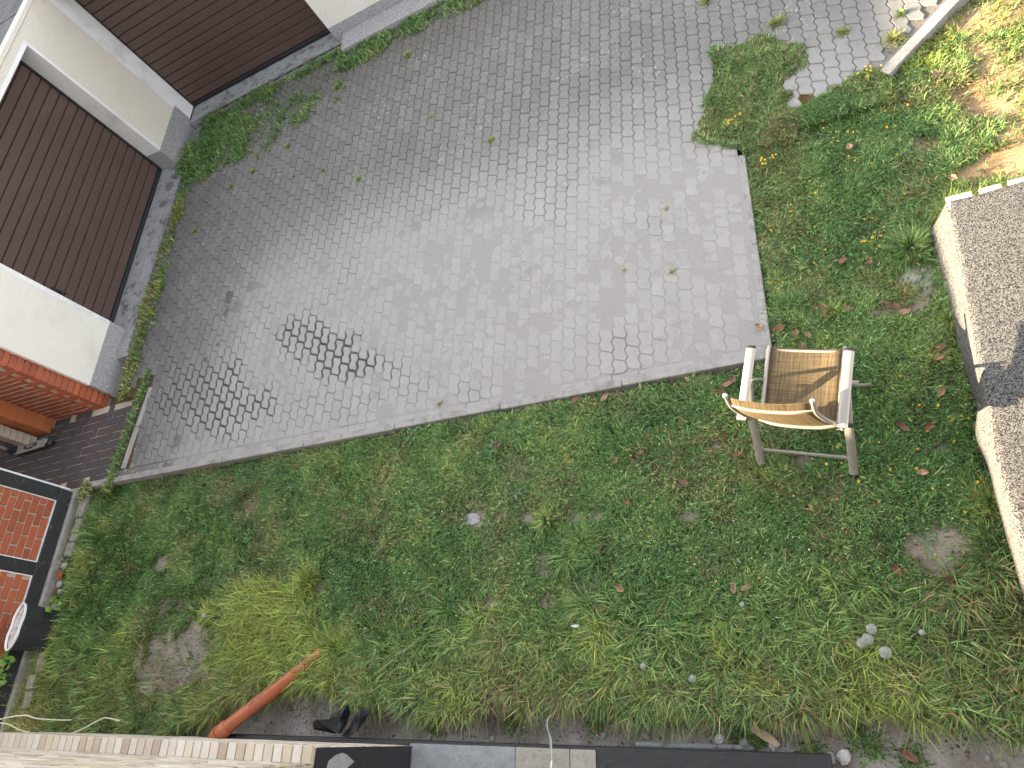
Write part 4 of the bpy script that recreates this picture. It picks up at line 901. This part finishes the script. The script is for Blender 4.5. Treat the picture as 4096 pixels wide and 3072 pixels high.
# ------------------------------------------------------------------ plants and grass
def blades(name, X_, Y_, Z_, hgt, wid, az, lean, col, mat, seg2=True):
    n = len(X_); dx, dy = np.cos(az), np.sin(az); wx, wy = -dy*wid/2, dx*wid/2
    # sideways twist so that blades are not all edge-on from above
    L1 = lean*.38; V = np.zeros((n, 5, 3), np.float32)
    V[:, 0] = np.stack([X_-wx, Y_-wy, Z_], -1); V[:, 1] = np.stack([X_+wx, Y_+wy, Z_], -1)
    mx, my, mz = X_+dx*hgt*L1, Y_+dy*hgt*L1, Z_+hgt*np.sqrt(np.clip(1-lean**2, .05, 1))*.62
    V[:, 2] = np.stack([mx+wx*.9, my+wy*.9, mz], -1); V[:, 3] = np.stack([mx-wx*.9, my-wy*.9, mz], -1)
    V[:, 4] = np.stack([X_+dx*hgt*lean, Y_+dy*hgt*lean, Z_+hgt*np.sqrt(np.clip(1-lean**2, .02, 1))*(1-.25*lean)], -1)
    k = np.arange(n)*5; Fq = np.stack([k, k+1, k+2, k+3], -1); Ft = np.stack([k+3, k+2, k+4], -1)
    return npmesh(name, V.reshape(-1, 3), Fq, Ft, mat, np.repeat(col, 5, 0))
def clumps(zone, M_, per, rad, xr, yr):
    cx_ = RNG.uniform(*xr, M_); cy_ = RNG.uniform(*yr, M_); k = RNG.random(M_) < zone(cx_, cy_); cx_, cy_ = cx_[k], cy_[k]; m = len(cx_)
    cnt = np.maximum(4, RNG.gamma(3, per/3, m)).astype(int); id_ = np.repeat(np.arange(m), cnt); n = len(id_); sc_ = RNG.uniform(.6, 1.5, m)[id_]
    rr = np.abs(RNG.normal(0, 1, n))*rad*sc_; aa = RNG.uniform(0, 6.283, n); return cx_[id_]+rr*np.cos(aa), cy_[id_]+rr*np.sin(aa), aa, id_, sc_, RNG.normal(0, 1, (m, 3))[id_]
def mixaz(aa, bias, k): return np.arctan2(np.sin(aa)+k*np.sin(bias), np.cos(aa)+k*np.cos(bias))
GREENS = np.array([[.085, .185, .055], [.130, .240, .065], [.180, .280, .105], [.225, .310, .075], [.300, .380, .070]]); DRY = np.array([[.26, .20, .10], [.20, .14, .075], [.30, .25, .13]])
def gcolor(x, y, dry, warm, rng=RNG):
    n = len(x); w_ = np.clip(warm+rng.normal(0, .22, n), 0, 1)*(len(GREENS)-1.001); i = w_.astype(int); f = (w_-i)[:, None]
    c = GREENS[i]*(1-f)+GREENS[np.minimum(i+1, len(GREENS)-1)]*f
    m = rng.random(n) < dry; c[m] = DRY[rng.integers(0, 3, m.sum())]
    return np.clip(c*np.exp(rng.normal(0, .45, n))[:, None], .01, .6)
def dens_lawn(x, y):
    e_ = bank(x); A_ = (x > -7.60) & (x < .74) & (y < 2.262); d = np.where(A_, sstep(e_-.02, e_+.07, y), 0)
    B_ = inpoly(x, y, LAWNB); d = np.where(B_, 1.0, d); pt = inpoly(x+(fbm(x, y, 6, 81)-.5)*.16, y+(fbm(x, y, 6, 83)-.5)*.16, PATCH); d = np.where(pt & ~B_, .75, d)
    kr = (np.abs(x+.32) < .035) & (y > 2.33) & (y < 4.05); d = np.where(kr, 0, d)
    d = d*(1-.94*np.clip(bare(x, y), 0, 1))*(.45+.75*sstep(.25, .6, fbm(x, y, 5, 85)))
    return np.clip(d*np.where(x > .8, .8, 1), 0, 1)
def warmf(x, y): # bluish deep green .. yellow green
    return np.clip(.22+.9*(fbm(x, y, 1.6, 91)-.5)+.9*(fbm(x, y, 6, 93)-.5)+.28*sstep(1.1, .3, y)+.30*sstep(.3, 1.1, x)*sstep(2.9, 3.4, y)+.25*sstep(-7, -7.5, x), 0, 1)  # far right lawn term puts the sunlight's yellow into the blade colour
def dryf(x, y): return np.clip(.03+.35*sstep(.50, .72, fbm(x, y, 2.6, 95))+.25*np.clip(bare(x, y), 0, 1)+.18*sstep(.6, .2, y)+.15*sstep(.3, 1.2, x)*(y < 1.2)+.12*sstep(.9, 1.3, x)*(y > 3)+.25*inpoly(x, y, PATCH), 0, .8)
N = 330000; x = RNG.uniform(-7.5, 3.0, N); y = RNG.uniform(-.12, 6.3, N)
near = RNG.random(N); d = dens_lawn(x, y); k = (RNG.random(N) < d) & ((x < 1.9) | (near < .4)); x, y = x[k], y[k]
# second pass only over the big lawn so that it is denser
N2 = 330000; x2 = RNG.uniform(-7.62, .75, N2); y2 = RNG.uniform(-.1, 2.27, N2); k = RNG.random(N2) < dens_lawn(x2, y2); x = np.concatenate([x, x2[k]]); y = np.concatenate([y, y2[k]])
x2 = RNG.uniform(-.32, 1.3, 160000); y2 = RNG.uniform(2.2, 4.7, 160000); k = RNG.random(160000) < dens_lawn(x2, y2); x = np.concatenate([x, x2[k]]); y = np.concatenate([y, y2[k]])
x2 = RNG.uniform(-.7, .4, 60000); y2 = RNG.uniform(4.1, 5.5, 60000); k = RNG.random(60000) < dens_lawn(x2, y2); x = np.concatenate([x, x2[k]]); y = np.concatenate([y, y2[k]])
n = len(x); big = fbm(x, y, 3.0, 97); h = (.028+.030*big+RNG.gamma(2, .006, n)); h *= 1+.7*sstep(1.0, .4, y)*(y < 2.3)+.5*sstep(.62, .75, fbm(x, y, 2.1, 99)); h = np.where(inpoly(x, y, PATCH), h*.75, h)
az = fbm(x, y, 5, 101)*9.5+RNG.normal(0, 1.0, n); lean = np.clip(RNG.normal(.72, .2, n), .15, .98); wd = RNG.uniform(.0035, .0085, n)
print('lawn blades', n)
zl = gz(x, y)-.004; zl = np.where(inpoly(x, y, PATCH) | ((x < .8) & (y > 4.2)), np.maximum(zl, -.012), zl)
lawn_o = blades('lawn_grass', x, y, zl, h, wd, az, lean, gcolor(x, y, dryf(x, y), warmf(x, y)), M['grass']); tag(lawn_o, 'short mixed green grass of the lawn around the chair', 'grass', kind='stuff')
x, y, aa, id_, sc_, rn = clumps(lambda x, y: dens_lawn(x, y)*(.35+.65*sstep(.4, .6, fbm(x, y, 2.6, 105))), 15000, 13, .012, (-7.6, 3.0), (-.1, 6.0)); n = len(x); print('lawn clump blades', n)
k = ~(bare(x, y) > .8); x, y, aa, sc_, rn = x[k], y[k], aa[k], sc_[k], rn[k]; n = len(x); zl = gz(x, y)-.004; zl = np.where(inpoly(x, y, PATCH) | ((x < .8) & (y > 4.2)), np.maximum(zl, -.012), zl)
o = blades('lawn_grass_clumps', x, y, zl, (.045+.04*RNG.random(n))*(.7+.4*sc_), RNG.uniform(.005, .0095, n), mixaz(aa, rn[:, 0]*3, .5)+RNG.normal(0, .3, n), np.clip(RNG.normal(.74, .15, n), .2, .97), gcolor(x, y, np.clip(dryf(x, y)*.5+.10*(rn[:, 1] > 1.2), 0, 1), np.clip(warmf(x, y)+.12+.22*rn[:, 2], 0, 1)), M['grass'])
tag(o, 'coarser bright grass clumps standing out of the lawn', 'grass', kind='stuff')
# clover and small broad leaves
N = 150000; x = RNG.uniform(-7.4, 1.6, N); y = RNG.uniform(.1, 4.6, N); cm = sstep(.46, .62, fbm(x, y, 2.4, 111)); k = RNG.random(N) < dens_lawn(x, y)*(.25+.75*cm); x, y = x[k], y[k]; n = len(x)
r = RNG.uniform(.003, .0075, n); a_ = RNG.uniform(0, 6.28, n); tl_ = RNG.normal(0, .45, n); z = gz(x, y)+RNG.uniform(.008, .04, n); V = np.zeros((n, 4, 3))
for j, (u, v) in enumerate(((-1.3, 0), (0, -.75), (1.3, 0), (0, .75))):
    V[:, j, 0] = x+r*(u*np.cos(a_)-v*np.sin(a_)); V[:, j, 1] = y+r*(u*np.sin(a_)+v*np.cos(a_)); V[:, j, 2] = z+r*u*tl_+r*.3*abs(v)
col = np.array([.050, .150, .055])*np.exp(RNG.normal(0, .4, n))[:, None]+np.array([.04, .05, .01])*RNG.random(n)[:, None]
o = npmesh('clover', V.reshape(-1, 3), np.arange(n*4).reshape(-1, 4), None, M['leaf'], np.repeat(col, 4, 0)); tag(o, 'small dark clover and weed leaves scattered through the lawn', 'clover', kind='stuff')
# tall leaning grass on the bank beside the house
def tall_zone(x, y):
    e_ = bank(x); d = sstep(.85, .45, y+(fbm(x, y, 3, 121)-.5)*.5)*(y > e_+.0)*(x < .72)*(x > -7.62)
    d = np.maximum(d*np.where(x < -5.2, .35, 1), ell(x, y, -4.55, .75, .62, .30, -.3, 122, .4))
    for c_ in ((-7.2, 1.6, .18, .5), (-7.25, .8, .2, .5), (-5.15, .25, .14, .28), (.62, .75, .14, .3), (-1.75, 1.05, .16, .13), (-6.3, .35, .25, .2)): d = np.maximum(d, .6*ell(x, y, *c_, 0, 123, .4))
    return np.clip(d, 0, 1)*(1-ell(x, y, -5.55, .47, .62, .40, .15, 3, .4))
x, y, aa, id_, sc_, rn = clumps(lambda x, y: tall_zone(x, y)*.9, 5200, 30, .022, (-7.6, .75), (-.1, 2.2)); n = len(x); print('tall', n)
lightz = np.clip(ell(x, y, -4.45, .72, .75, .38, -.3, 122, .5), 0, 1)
az = mixaz(aa, np.where(x < -3.4, R(205), R(262))+rn[:, 0]*.5+(fbm(x, y, 1.5, 127)-.5)*2, .9)+RNG.normal(0, .3, n)
k = ~((bare(x, y) > .7) & (x < -5)); x, y, aa, sc_, rn, az, lightz = x[k], y[k], aa[k], sc_[k], rn[k], az[k], lightz[k]; n = len(x)
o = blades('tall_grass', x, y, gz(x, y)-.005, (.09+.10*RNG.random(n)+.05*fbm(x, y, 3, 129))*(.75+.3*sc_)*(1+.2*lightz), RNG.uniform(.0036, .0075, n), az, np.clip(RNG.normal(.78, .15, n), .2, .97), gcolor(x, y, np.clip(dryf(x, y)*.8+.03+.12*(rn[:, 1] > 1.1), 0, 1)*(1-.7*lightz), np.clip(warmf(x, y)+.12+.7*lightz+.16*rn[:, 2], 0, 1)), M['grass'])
tag(o, 'long leaning grass along the bank above the house trench', 'grass', kind='stuff')
# weeds along the garages and in the patch of the passage
def verge(x, y):
    d = sstep(.16, .04, np.abs(x+7.28)+(fbm(x, y, 4, 131)-.5)*.25)*(y > 3.3)*(y < 7)*.8
    d = np.maximum(d, sstep(1.15, .6, np.hypot((x+6.85)/.72, (y-7.02)/.62)+(fbm(x, y, 3.5, 133)-.5)*.9))
    d = np.maximum(d, .8*sstep(.14, .04, np.abs(y-7.62-.075*(x+6.6))+(fbm(x, y, 3, 135)-.5)*.30)*(x > -7.3)*(x < -4.7))
    d = np.maximum(d, sstep(.24, .08, np.abs(y-7.62-.05*(x+4.2))+(fbm(x, y, 3, 136)-.5)*.25)*(x > -4.9)*(x < -2.6))
    d = np.maximum(d, .35*sstep(1.2, .4, np.hypot((x+6.1)/1.1, (y-7.0)/.5)+(fbm(x, y, 5, 137)-.5)*1.2))
    d = np.maximum(d, .9*sstep(.07, .02, np.abs(x+7.0-.1*(y-3))+(fbm(x, y, 5, 138)-.5)*.06)*(y > 2.15)*(y < 3.6)); d = np.maximum(d, sstep(.14, .06, np.hypot(x+7.45, y-2.22)+(fbm(x, y, 6, 139)-.5)*.1))
    return np.clip(d, 0, 1)
N = 330000; x = RNG.uniform(-7.6, -2.6, N); y = RNG.uniform(2.1, 8.0, N); k = RNG.random(N) < verge(x, y)*(.15+.7*sstep(.3, .6, fbm(x, y, 7, 145))); x, y = x[k], y[k]; n = len(x); print('verge', n)
o = blades('verge_weeds', x, y, np.full(n, -.012), .04+.05*RNG.random(n)+.07*(fbm(x, y, 5, 141)-.3), RNG.uniform(.007, .014, n), RNG.uniform(0, 6.28, n), np.clip(RNG.normal(.7, .2, n), .2, .97), gcolor(x, y, .05+.4*sstep(-7.15, -7.3, x)*(y < 6.3), np.clip(.25+.9*(fbm(x, y, 3, 143)-.5)+.3*(x < -7.1)*(y < 6.3), 0, 1)), M['grass'])
tag(o, 'green weeds overgrowing the drain along the garage doors', 'weeds', kind='stuff')
# moss and tiny weeds in the joints
N = 260000; x = RNG.uniform(-7.1, 1.6, N); y = RNG.uniform(2.4, 7.8, N); f1 = sstep(.60, .72, fbm(x, y, 1.3, 151))*.10+np.clip(sstep(1.1, .3, np.hypot((x+6.3)/1.3, (y-7.0)/.65)+(fbm(x, y, 4, 153)-.5)*.8), 0, 1)*1.1+ell(x, y, -3.55, 5.55, .40, .26, -.4, 154, .7)*.4+sstep(.5, .3, np.abs(y-7.3-.05*(x+5)))*(x > -5.5)*(x < -3)*.5+ell(x, y, .05, 4.95, .50, .6, 0, 155, .4)*.5+.4*sstep(.16, .03, np.abs((x-EDG0[0])*enr[0]+(y-EDG0[1])*enr[1]-.12)+(fbm(x, y, 5, 156)-.5)*.3)*(x > .4)
inside = np.zeros(len(x), bool)
Bm = np.stack([T1, T2], 1); Bi = np.linalg.inv(Bm); rel = (np.stack([x, y], -1)-O0) @ Bi.T
# keep only points lying near a joint: distance to nearest paver outline edge
loc = rel-np.round(rel); best = np.full(len(x), 9.)
for di in (-1, 0, 1):
    for dj in (-1, 0, 1):
        pt = (rel-np.round(rel)-np.array([di, dj])) @ Bm.T
        for q in range(10):
            a0 = OUT[q]; b0 = OUT[(q+1) % 10]; ab = b0-a0; tt = np.clip(((pt-a0) @ ab)/(ab @ ab), 0, 1); best = np.minimum(best, np.hypot(*(pt-a0-tt[:, None]*ab).T))
k = (RNG.random(len(x)) < f1*np.where(best < .007, 1.6, .22)) & ~((x > -.33) & (y < 4.2)); x, y = x[k], y[k]; n = len(x); print('moss', n)
o = blades('joint_moss', x, y, np.full(n, -.012), RNG.uniform(.012, .026, n), RNG.uniform(.003, .007, n), RNG.uniform(0, 6.28, n), np.clip(RNG.normal(.6, .25, n), .1, .95), gcolor(x, y, .3, np.clip(.75+RNG.normal(0, .2, n), 0, 1))*np.array([1, .8, .8]), M['grass'])
tag(o, 'olive moss and tiny weeds growing in the paver joints', 'moss', kind='stuff')
# separate tufts in the paving and tussocks in the lawn
def tuft(name, px, py, rad, hh, cnt, warm, dry, lb, cat='grass tuft', grp='grass tufts between the pavers', onpav=True, width=(.003, .006), dirn=None):
    X_, Y_ = at(px, py, 0); g = -.008 if onpav else float(gz(X_, Y_)); r_ = np.abs(RNG.normal(0, .45, cnt))*rad; a_ = RNG.uniform(0, 6.28, cnt)
    x = X_+r_*np.cos(a_); y = Y_+r_*np.sin(a_); z = np.full(cnt, g) if onpav else gz(x, y)
    az = a_+RNG.normal(0, .7, cnt) if dirn is None else dirn+RNG.normal(0, .8, cnt)
    o = blades(name, x-X_, y-Y_, z-g, hh*RNG.uniform(.5, 1.15, cnt), RNG.uniform(*width, cnt), az, np.clip(.45+.5*r_/rad+RNG.normal(0, .12, cnt), .15, .96), gcolor(x, y, np.full(cnt, dry), np.full(cnt, warm)), M['grass']); o.location = (X_, Y_, g)
    return tag(o, lb, cat, grp)
for a_ in [(1350, 350, .07, .06, 260, .8, .2, 'pale green grass tuft near the far end of weed bed'), (1630, 222, .06, .06, 220, .75, .15, 'bushy tuft below the weeds at white garage wall'), (1152, 585, .045, .05, 160, .9, .1, 'yellow green tuft in the dark pavers near the corner'), (1012, 688, .05, .05, 180, .85, .25, 'tuft beyond corner weeds, left of the yellow green one'),
           (905, 655, .06, .06, 200, .7, .3, 'dull green tuft at the edge of corner weed bed'), (1435, 716, .07, .03, 300, .55, .1, 'wide flat dark green tuft among grey pavers'), (1292, 682, .035, .035, 120, .5, .15, 'small dark tuft left of wide flat tuft'), (1175, 706, .025, .03, 80, .5, .2, 'tiny tuft between two larger ones on left pavers'), (925, 748, .035, .05, 110, .8, .3, 'thin yellowish tuft near the left garage door weeds'),
           (1965, 562, .04, .045, 170, .8, .3, 'lone tuft in the middle of pavers with lichen'), (3105, 95, .075, .06, 380, .75, .35, 'oval yellow green tuft at the upper right pavers'), (3368, 130, .06, .05, 260, .85, .4, 'round pale tuft right of the oval tuft'), (3600, 60, .035, .06, 160, .5, .1, 'green tuft at the top edge near diagonal edging'), (3575, 160, .09, .06, 380, .9, .45, 'dry yellow tuft leaning beside diagonal edging'),
           (2825, 5, .08, .05, 300, .8, .3, 'green yellow tuft cut by top edge of picture'), (2665, 835, .05, .02, 130, .8, .7, 'dry brown tuft in the dusty pavers'), (2500, 1082, .05, .02, 110, .7, .8, 'whitish dry tuft on the dusty pavers, left of a pair'), (2690, 1088, .055, .022, 180, .7, .55, 'dark dry tuft on dusty pavers, right of a pair'), (1760, 1615, .04, .03, 80, .9, .95, 'brown dead weed on pavers near the long kerb'),
           (1720, 470, .12, .022, 260, .8, .45, 'sparse moss tuft spreading over pale pavers'), (780, 925, .05, .05, 150, .8, .4, 'yellow tuft near the drain at left garage door')]: tuft('grass_tuft', *a_)
for a_ in [(3640, 985, .17, .16, 900, .30, .02, 'long deep green tussock bending towards the carpet corner'), (3830, 840, .14, .14, 700, .80, .03, 'sunlit yellow green tussock at the deck corner'), (3610, 1160, .08, .06, 500, .9, .55, 'dry yellowish tuft standing in dusty bare spot'), (2330, 2170, .13, .13, 800, .45, .03, 'large round tussock in the middle of lower lawn'), (2180, 2080, .09, .12, 350, .7, .05, 'spiky light tussock above the round tussock'),
           (3200, 1280, .09, .09, 300, .55, .05, 'spidery tussock on lawn above the chair'), (3330, 1230, .0801, .10, 260, .75, .05, 'loose pale green tussock above chair, right of spidery one'), (3800, 1275, .07, .10, 260, .7, .1, 'green tuft against the carpet foot'), (900, 2560, .14, .16, 700, .35, .1, 'long blue green tussock beside bare soil at lower left'), (830, 2780, .16, .14, 800, .65, .2, 'spreading tussock left of the orange pipe elbow'),
           (1210, 2330, .15, .16, 700, .95, .02, 'brightest yellow green tussock at lower left centre'), (1330, 2600, .17, .17, 1100, .9, .03, 'bright tussock hiding the far end of the orange pipe'), (1120, 2570, .13, .15, 600, .85, .03, 'yellow green tussock just above the orange pipe'), (1000, 2640, .10, .13, 350, .8, .05, 'thin tussock leaning over the middle of orange pipe'), (3960, 2000, .14, .11, 700, .7, .15, 'leaning grass clump along the sunlit carpet edge'), (2960, 360, .14, .09, 700, .4, .05, 'green tussock within weed patch in the paving'), (3450, 330, .12, .09, 600, .5, .03, 'grass clump at the end of diagonal edging')]: tuft('grass_tussock', *a_, cat='tussock', grp='tussocks in the lawn', onpav=False, width=(.003, .006))
# broad leaved plants
def rosette(name, px, py, n, L_, wd, mat, lb, h=0.0, lobes=False, up=.35, cat='plant', grp=None):
    X_, Y_ = at(px, py, h); g = float(gz(X_, Y_)) if not (Y_ > 2.4 and X_ < -.4) else -.01; t = thing(name, lb, cat, (X_, Y_, g), grp)
    for i in range(n):
        a_ = i*2.4+random.gauss(0, .3); l_ = L_*random.uniform(.6, 1.1); vs = []; fs = []; K = 6; e = up*random.uniform(.5, 1.4)
        r0 = L_*.25*random.random() if not lobes else L_*random.uniform(.2, 1.4)
        for j in range(K+1):
            u = j/K; w_ = wd*l_/L_*math.sin(math.pi*(u*.93+.05))**.7*(1+(.25 if (j % 2 and lobes) else 0)); rr = r0+u*l_; z = h*0+(math.sin(u*2.2)*e*l_+(.05*random.random() if lobes else 0))*1.0+.015
            for s in (-1, 0, 1): vs.append((X_+math.cos(a_)*rr-math.sin(a_)*s*w_/2, Y_+math.sin(a_)*rr+math.cos(a_)*s*w_/2, g+z+(h-g if lobes and h > 0 else 0)+abs(s)*w_*.18))
        for j in range(K): q = j*3; fs += [(q, q+1, q+4, q+3), (q+1, q+2, q+5, q+4)]
        MB().add(vs, fs).build('leaf', M[mat], t, True)
    return t
rosette('broad_leaf_plant', 45, 2660, 12, .075, .065, 'gleaf', 'bright green lobed plant at the left edge above cables', .10, True)
rosette('broad_leaf_plant', 235, 2425, 7, .06, .055, 'gleaf', 'light green lobed seedling in grass right of the tub', .05, True)
rosette('broad_leaf_plant', 15, 2760, 8, .07, .06, 'gleaf', 'lower lobed green plant against the left picture edge', .06, True)
for px, py, n_, L_, lb in [(2060, 1960, 7, .07, 'plantain rosette with pale leaves in middle of lawn'), (2300, 2620, 9, .05, 'blue green leafy weed in long grass, left part'), (2410, 2590, 9, .05, 'blue green leafy weed in long grass, right part'), (2730, 2735, 6, .06, 'jagged green dandelion leaves at the bank edge'), (1930, 2810, 6, .06, 'jagged green leaves hanging over soil edge'), (3700, 2160, 6, .07, 'dandelion rosette above lower bare patch'), (1965, 1790, 7, .06, 'pale leafed weed beneath the long kerb'), (1650, 1730, 8, .07, 'leafy weed growing up against the long kerb')]:
    rosette('weed_rosette', px, py, n_, L_, .016+.012*(L_ < .055), 'bleaf', lb, grp='leafy weeds')
for px, py, lb in [(2350, 2880, 'low green weed patch on gravel right of middle'), (3000, 2960, 'low weed mat beside the tan board'), (3230, 3010, 'low weed mat left of largest white stone'), (3480, 2990, 'leafy weed mat right of largest white stone'), (1700, 2900, 'small dark weed by the black foundation line'), (2010, 2890, 'dark weed patch on the gravel left of wires'), (3420, 2930, 'weed clump under drooping grass at bottom right'), (3650, 3040, 'green weed mat at bottom edge near curled leaf'), (2950, 2950, 'small weed right of the white grey stone')]:
    tuft('ground_weed', px, py, .10, .025, 420, .3, .06, lb, 'weed', 'weed patches on the gravel strip', False, (.006, .012))['kind'] = 'stuff'
# small flowers
V = []; Fq = []; cols = []
def flw(N, xr, yr, seed, thr, colr, rad, hz):
    x = RNG.uniform(*xr, N); y = RNG.uniform(*yr, N); k = (RNG.random(N) < sstep(thr, thr+.12, fbm(x, y, 1.8, seed)))*(dens_lawn(x, y) > .3); x, y = x[k], y[k]; n = len(x); out = []
    for X_, Y_ in zip(x, y):
        g = float(gz(X_, Y_))+RNG.uniform(*hz); b0 = len(V); K = 6; r_ = rad*RNG.uniform(.7, 1.3); tx, ty = RNG.normal(0, .4, 2)
        V.append((X_, Y_, g)); cols.append((.6, .35, .02)); 
        for i in range(K): a_ = i*6.283/K; V.append((X_+r_*math.cos(a_), Y_+r_*math.sin(a_), g+r_*(.3+tx*math.cos(a_)+ty*math.sin(a_)))); cols.append(colr)
        Fq.extend([(b0, b0+1+i, b0+1+(i+1) % K) for i in range(K)])
flw(900, (-7.2, .75), (.3, 4.4), 161, .46, (.72, .42, .02), .0055, (.025, .05)); flw(160, (-.3, .9), (1.0, 4.4), 165, .3, (.72, .42, .02), .0075, (.03, .05))
o = npmesh('yellow_flowers', np.array(V), None, np.array(Fq), M['leaf'], np.array(cols)); tag(o, 'tiny yellow flowers sprinkled through the lawn', 'flowers', kind='stuff')
V = []; Fq = []; cols = []; flw(500, (-6.9, .7), (.15, 2.0), 167, .42, (.75, .75, .72), .0042, (.03, .07)); flw(120, (-6.6, -6.2), (.3, .55), 168, .0, (.8, .8, .78), .005, (.03, .05))
o = npmesh('white_flowers', np.array(V), None, np.array(Fq), M['leaf'], np.array(cols)); tag(o, 'tiny white daisies and buds dotted in the grass', 'flowers', kind='stuff')
for px, py, lb in [(3290, 590-280, 'marigold cluster beside the end of the diagonal edging'), (2935, 480, 'yellow flower cluster at lower left of the weed patch'), (3060, 650, 'yellow flower cluster on the upper lawn near the driveway edge')]:
    X_, Y_ = at(px if px != 3290 else 3475, py if px != 3290 else 290, .02); t = thing('yellow_flower_cluster', lb, 'flowers', (X_, Y_, -.02), 'clusters of yellow flowers')
    for i in range(9): vs, fs = sphere((X_+random.gauss(0, .055), Y_+random.gauss(0, .035), .035+random.random()*.02), .0085, 7, 4, (1, 1, .55)); MB().add(vs, fs).build('flower', M['petal'], t)
# gravel on the trench floor and grit on the paving
def grit(name, N, xr, yr, fn, rr, zf, c0, c1, lb, sd):
    x = RNG.uniform(*xr, N); y = RNG.uniform(*yr, N); k = RNG.random(N) < fn(x, y); x, y = x[k], y[k]; n = len(x); r = rr[0]+RNG.gamma(1.2, rr[1], n); r = np.minimum(r, rr[2]); z = zf(x, y)
    D = np.array([(1, 0, 0), (0, 1, 0), (-1, 0, 0), (0, -1, 0), (0, 0, .7), (0, 0, -.5)]); V = D[None]*r[:, None, None]*RNG.uniform(.6, 1.25, (n, 6, 1)); a_ = RNG.uniform(0, 6.28, n)
    ca, sa_ = np.cos(a_)[:, None], np.sin(a_)[:, None]; Vx = V[..., 0]*ca-V[..., 1]*sa_; Vy = V[..., 0]*sa_+V[..., 1]*ca; V = np.stack([Vx+x[:, None], Vy+y[:, None], V[..., 2]+z[:, None]+r[:, None]*.15], -1)
    T = np.array([(0, 1, 4), (1, 2, 4), (2, 3, 4), (3, 0, 4), (1, 0, 5), (2, 1, 5), (3, 2, 5), (0, 3, 5)]); F_ = (T[None]+np.arange(n)[:, None, None]*6).reshape(-1, 3); u = RNG.random(n)[:, None]; col = np.array(c0)*(1-u)+np.array(c1)*u
    o = npmesh(name, V.reshape(-1, 3), None, F_, M['soil'], np.repeat(col, 6, 0)); return tag(o, lb, 'gravel', kind='stuff')
grit('gravel', 42000, (-5.9, 1.2), (-.14, .9), lambda x, y: np.clip(sstep(bank(x)+.08, bank(x)-.02, y)*(.25+.9*sstep(.4, .6, fbm(x, y, 4, 171))), 0, 1)*(y > -.083), (.0015, .0022, .013), lambda x, y: gz(x, y), (.09, .08, .07), (.36, .35, .34), 'loose gravel and mortar crumbs on the soil beside the house', 1)
grit('soil_crumbs', 6000, (-6.1, .8), (.1, 2.9), lambda x, y: np.clip(bare(x, y), 0, 1)*(dens_lawn(x, y) > -1)*(y > bank(x)), (.0015, .0018, .008), lambda x, y: gz(x, y), (.16, .13, .10), (.36, .31, .27), 'dry soil crumbs on the bare patches', 2)
grit('paving_grit', 2600, (-7, -.5), (2.42, 6.5), lambda x, y: .35+.65*sstep(.5, .7, fbm(x, y, 1.5, 173)), (.0009, .0007, .0035), lambda x, y: x*0, (.22, .2, .18), (.60, .58, .55), 'tiny grit scattered over the driveway', 3)
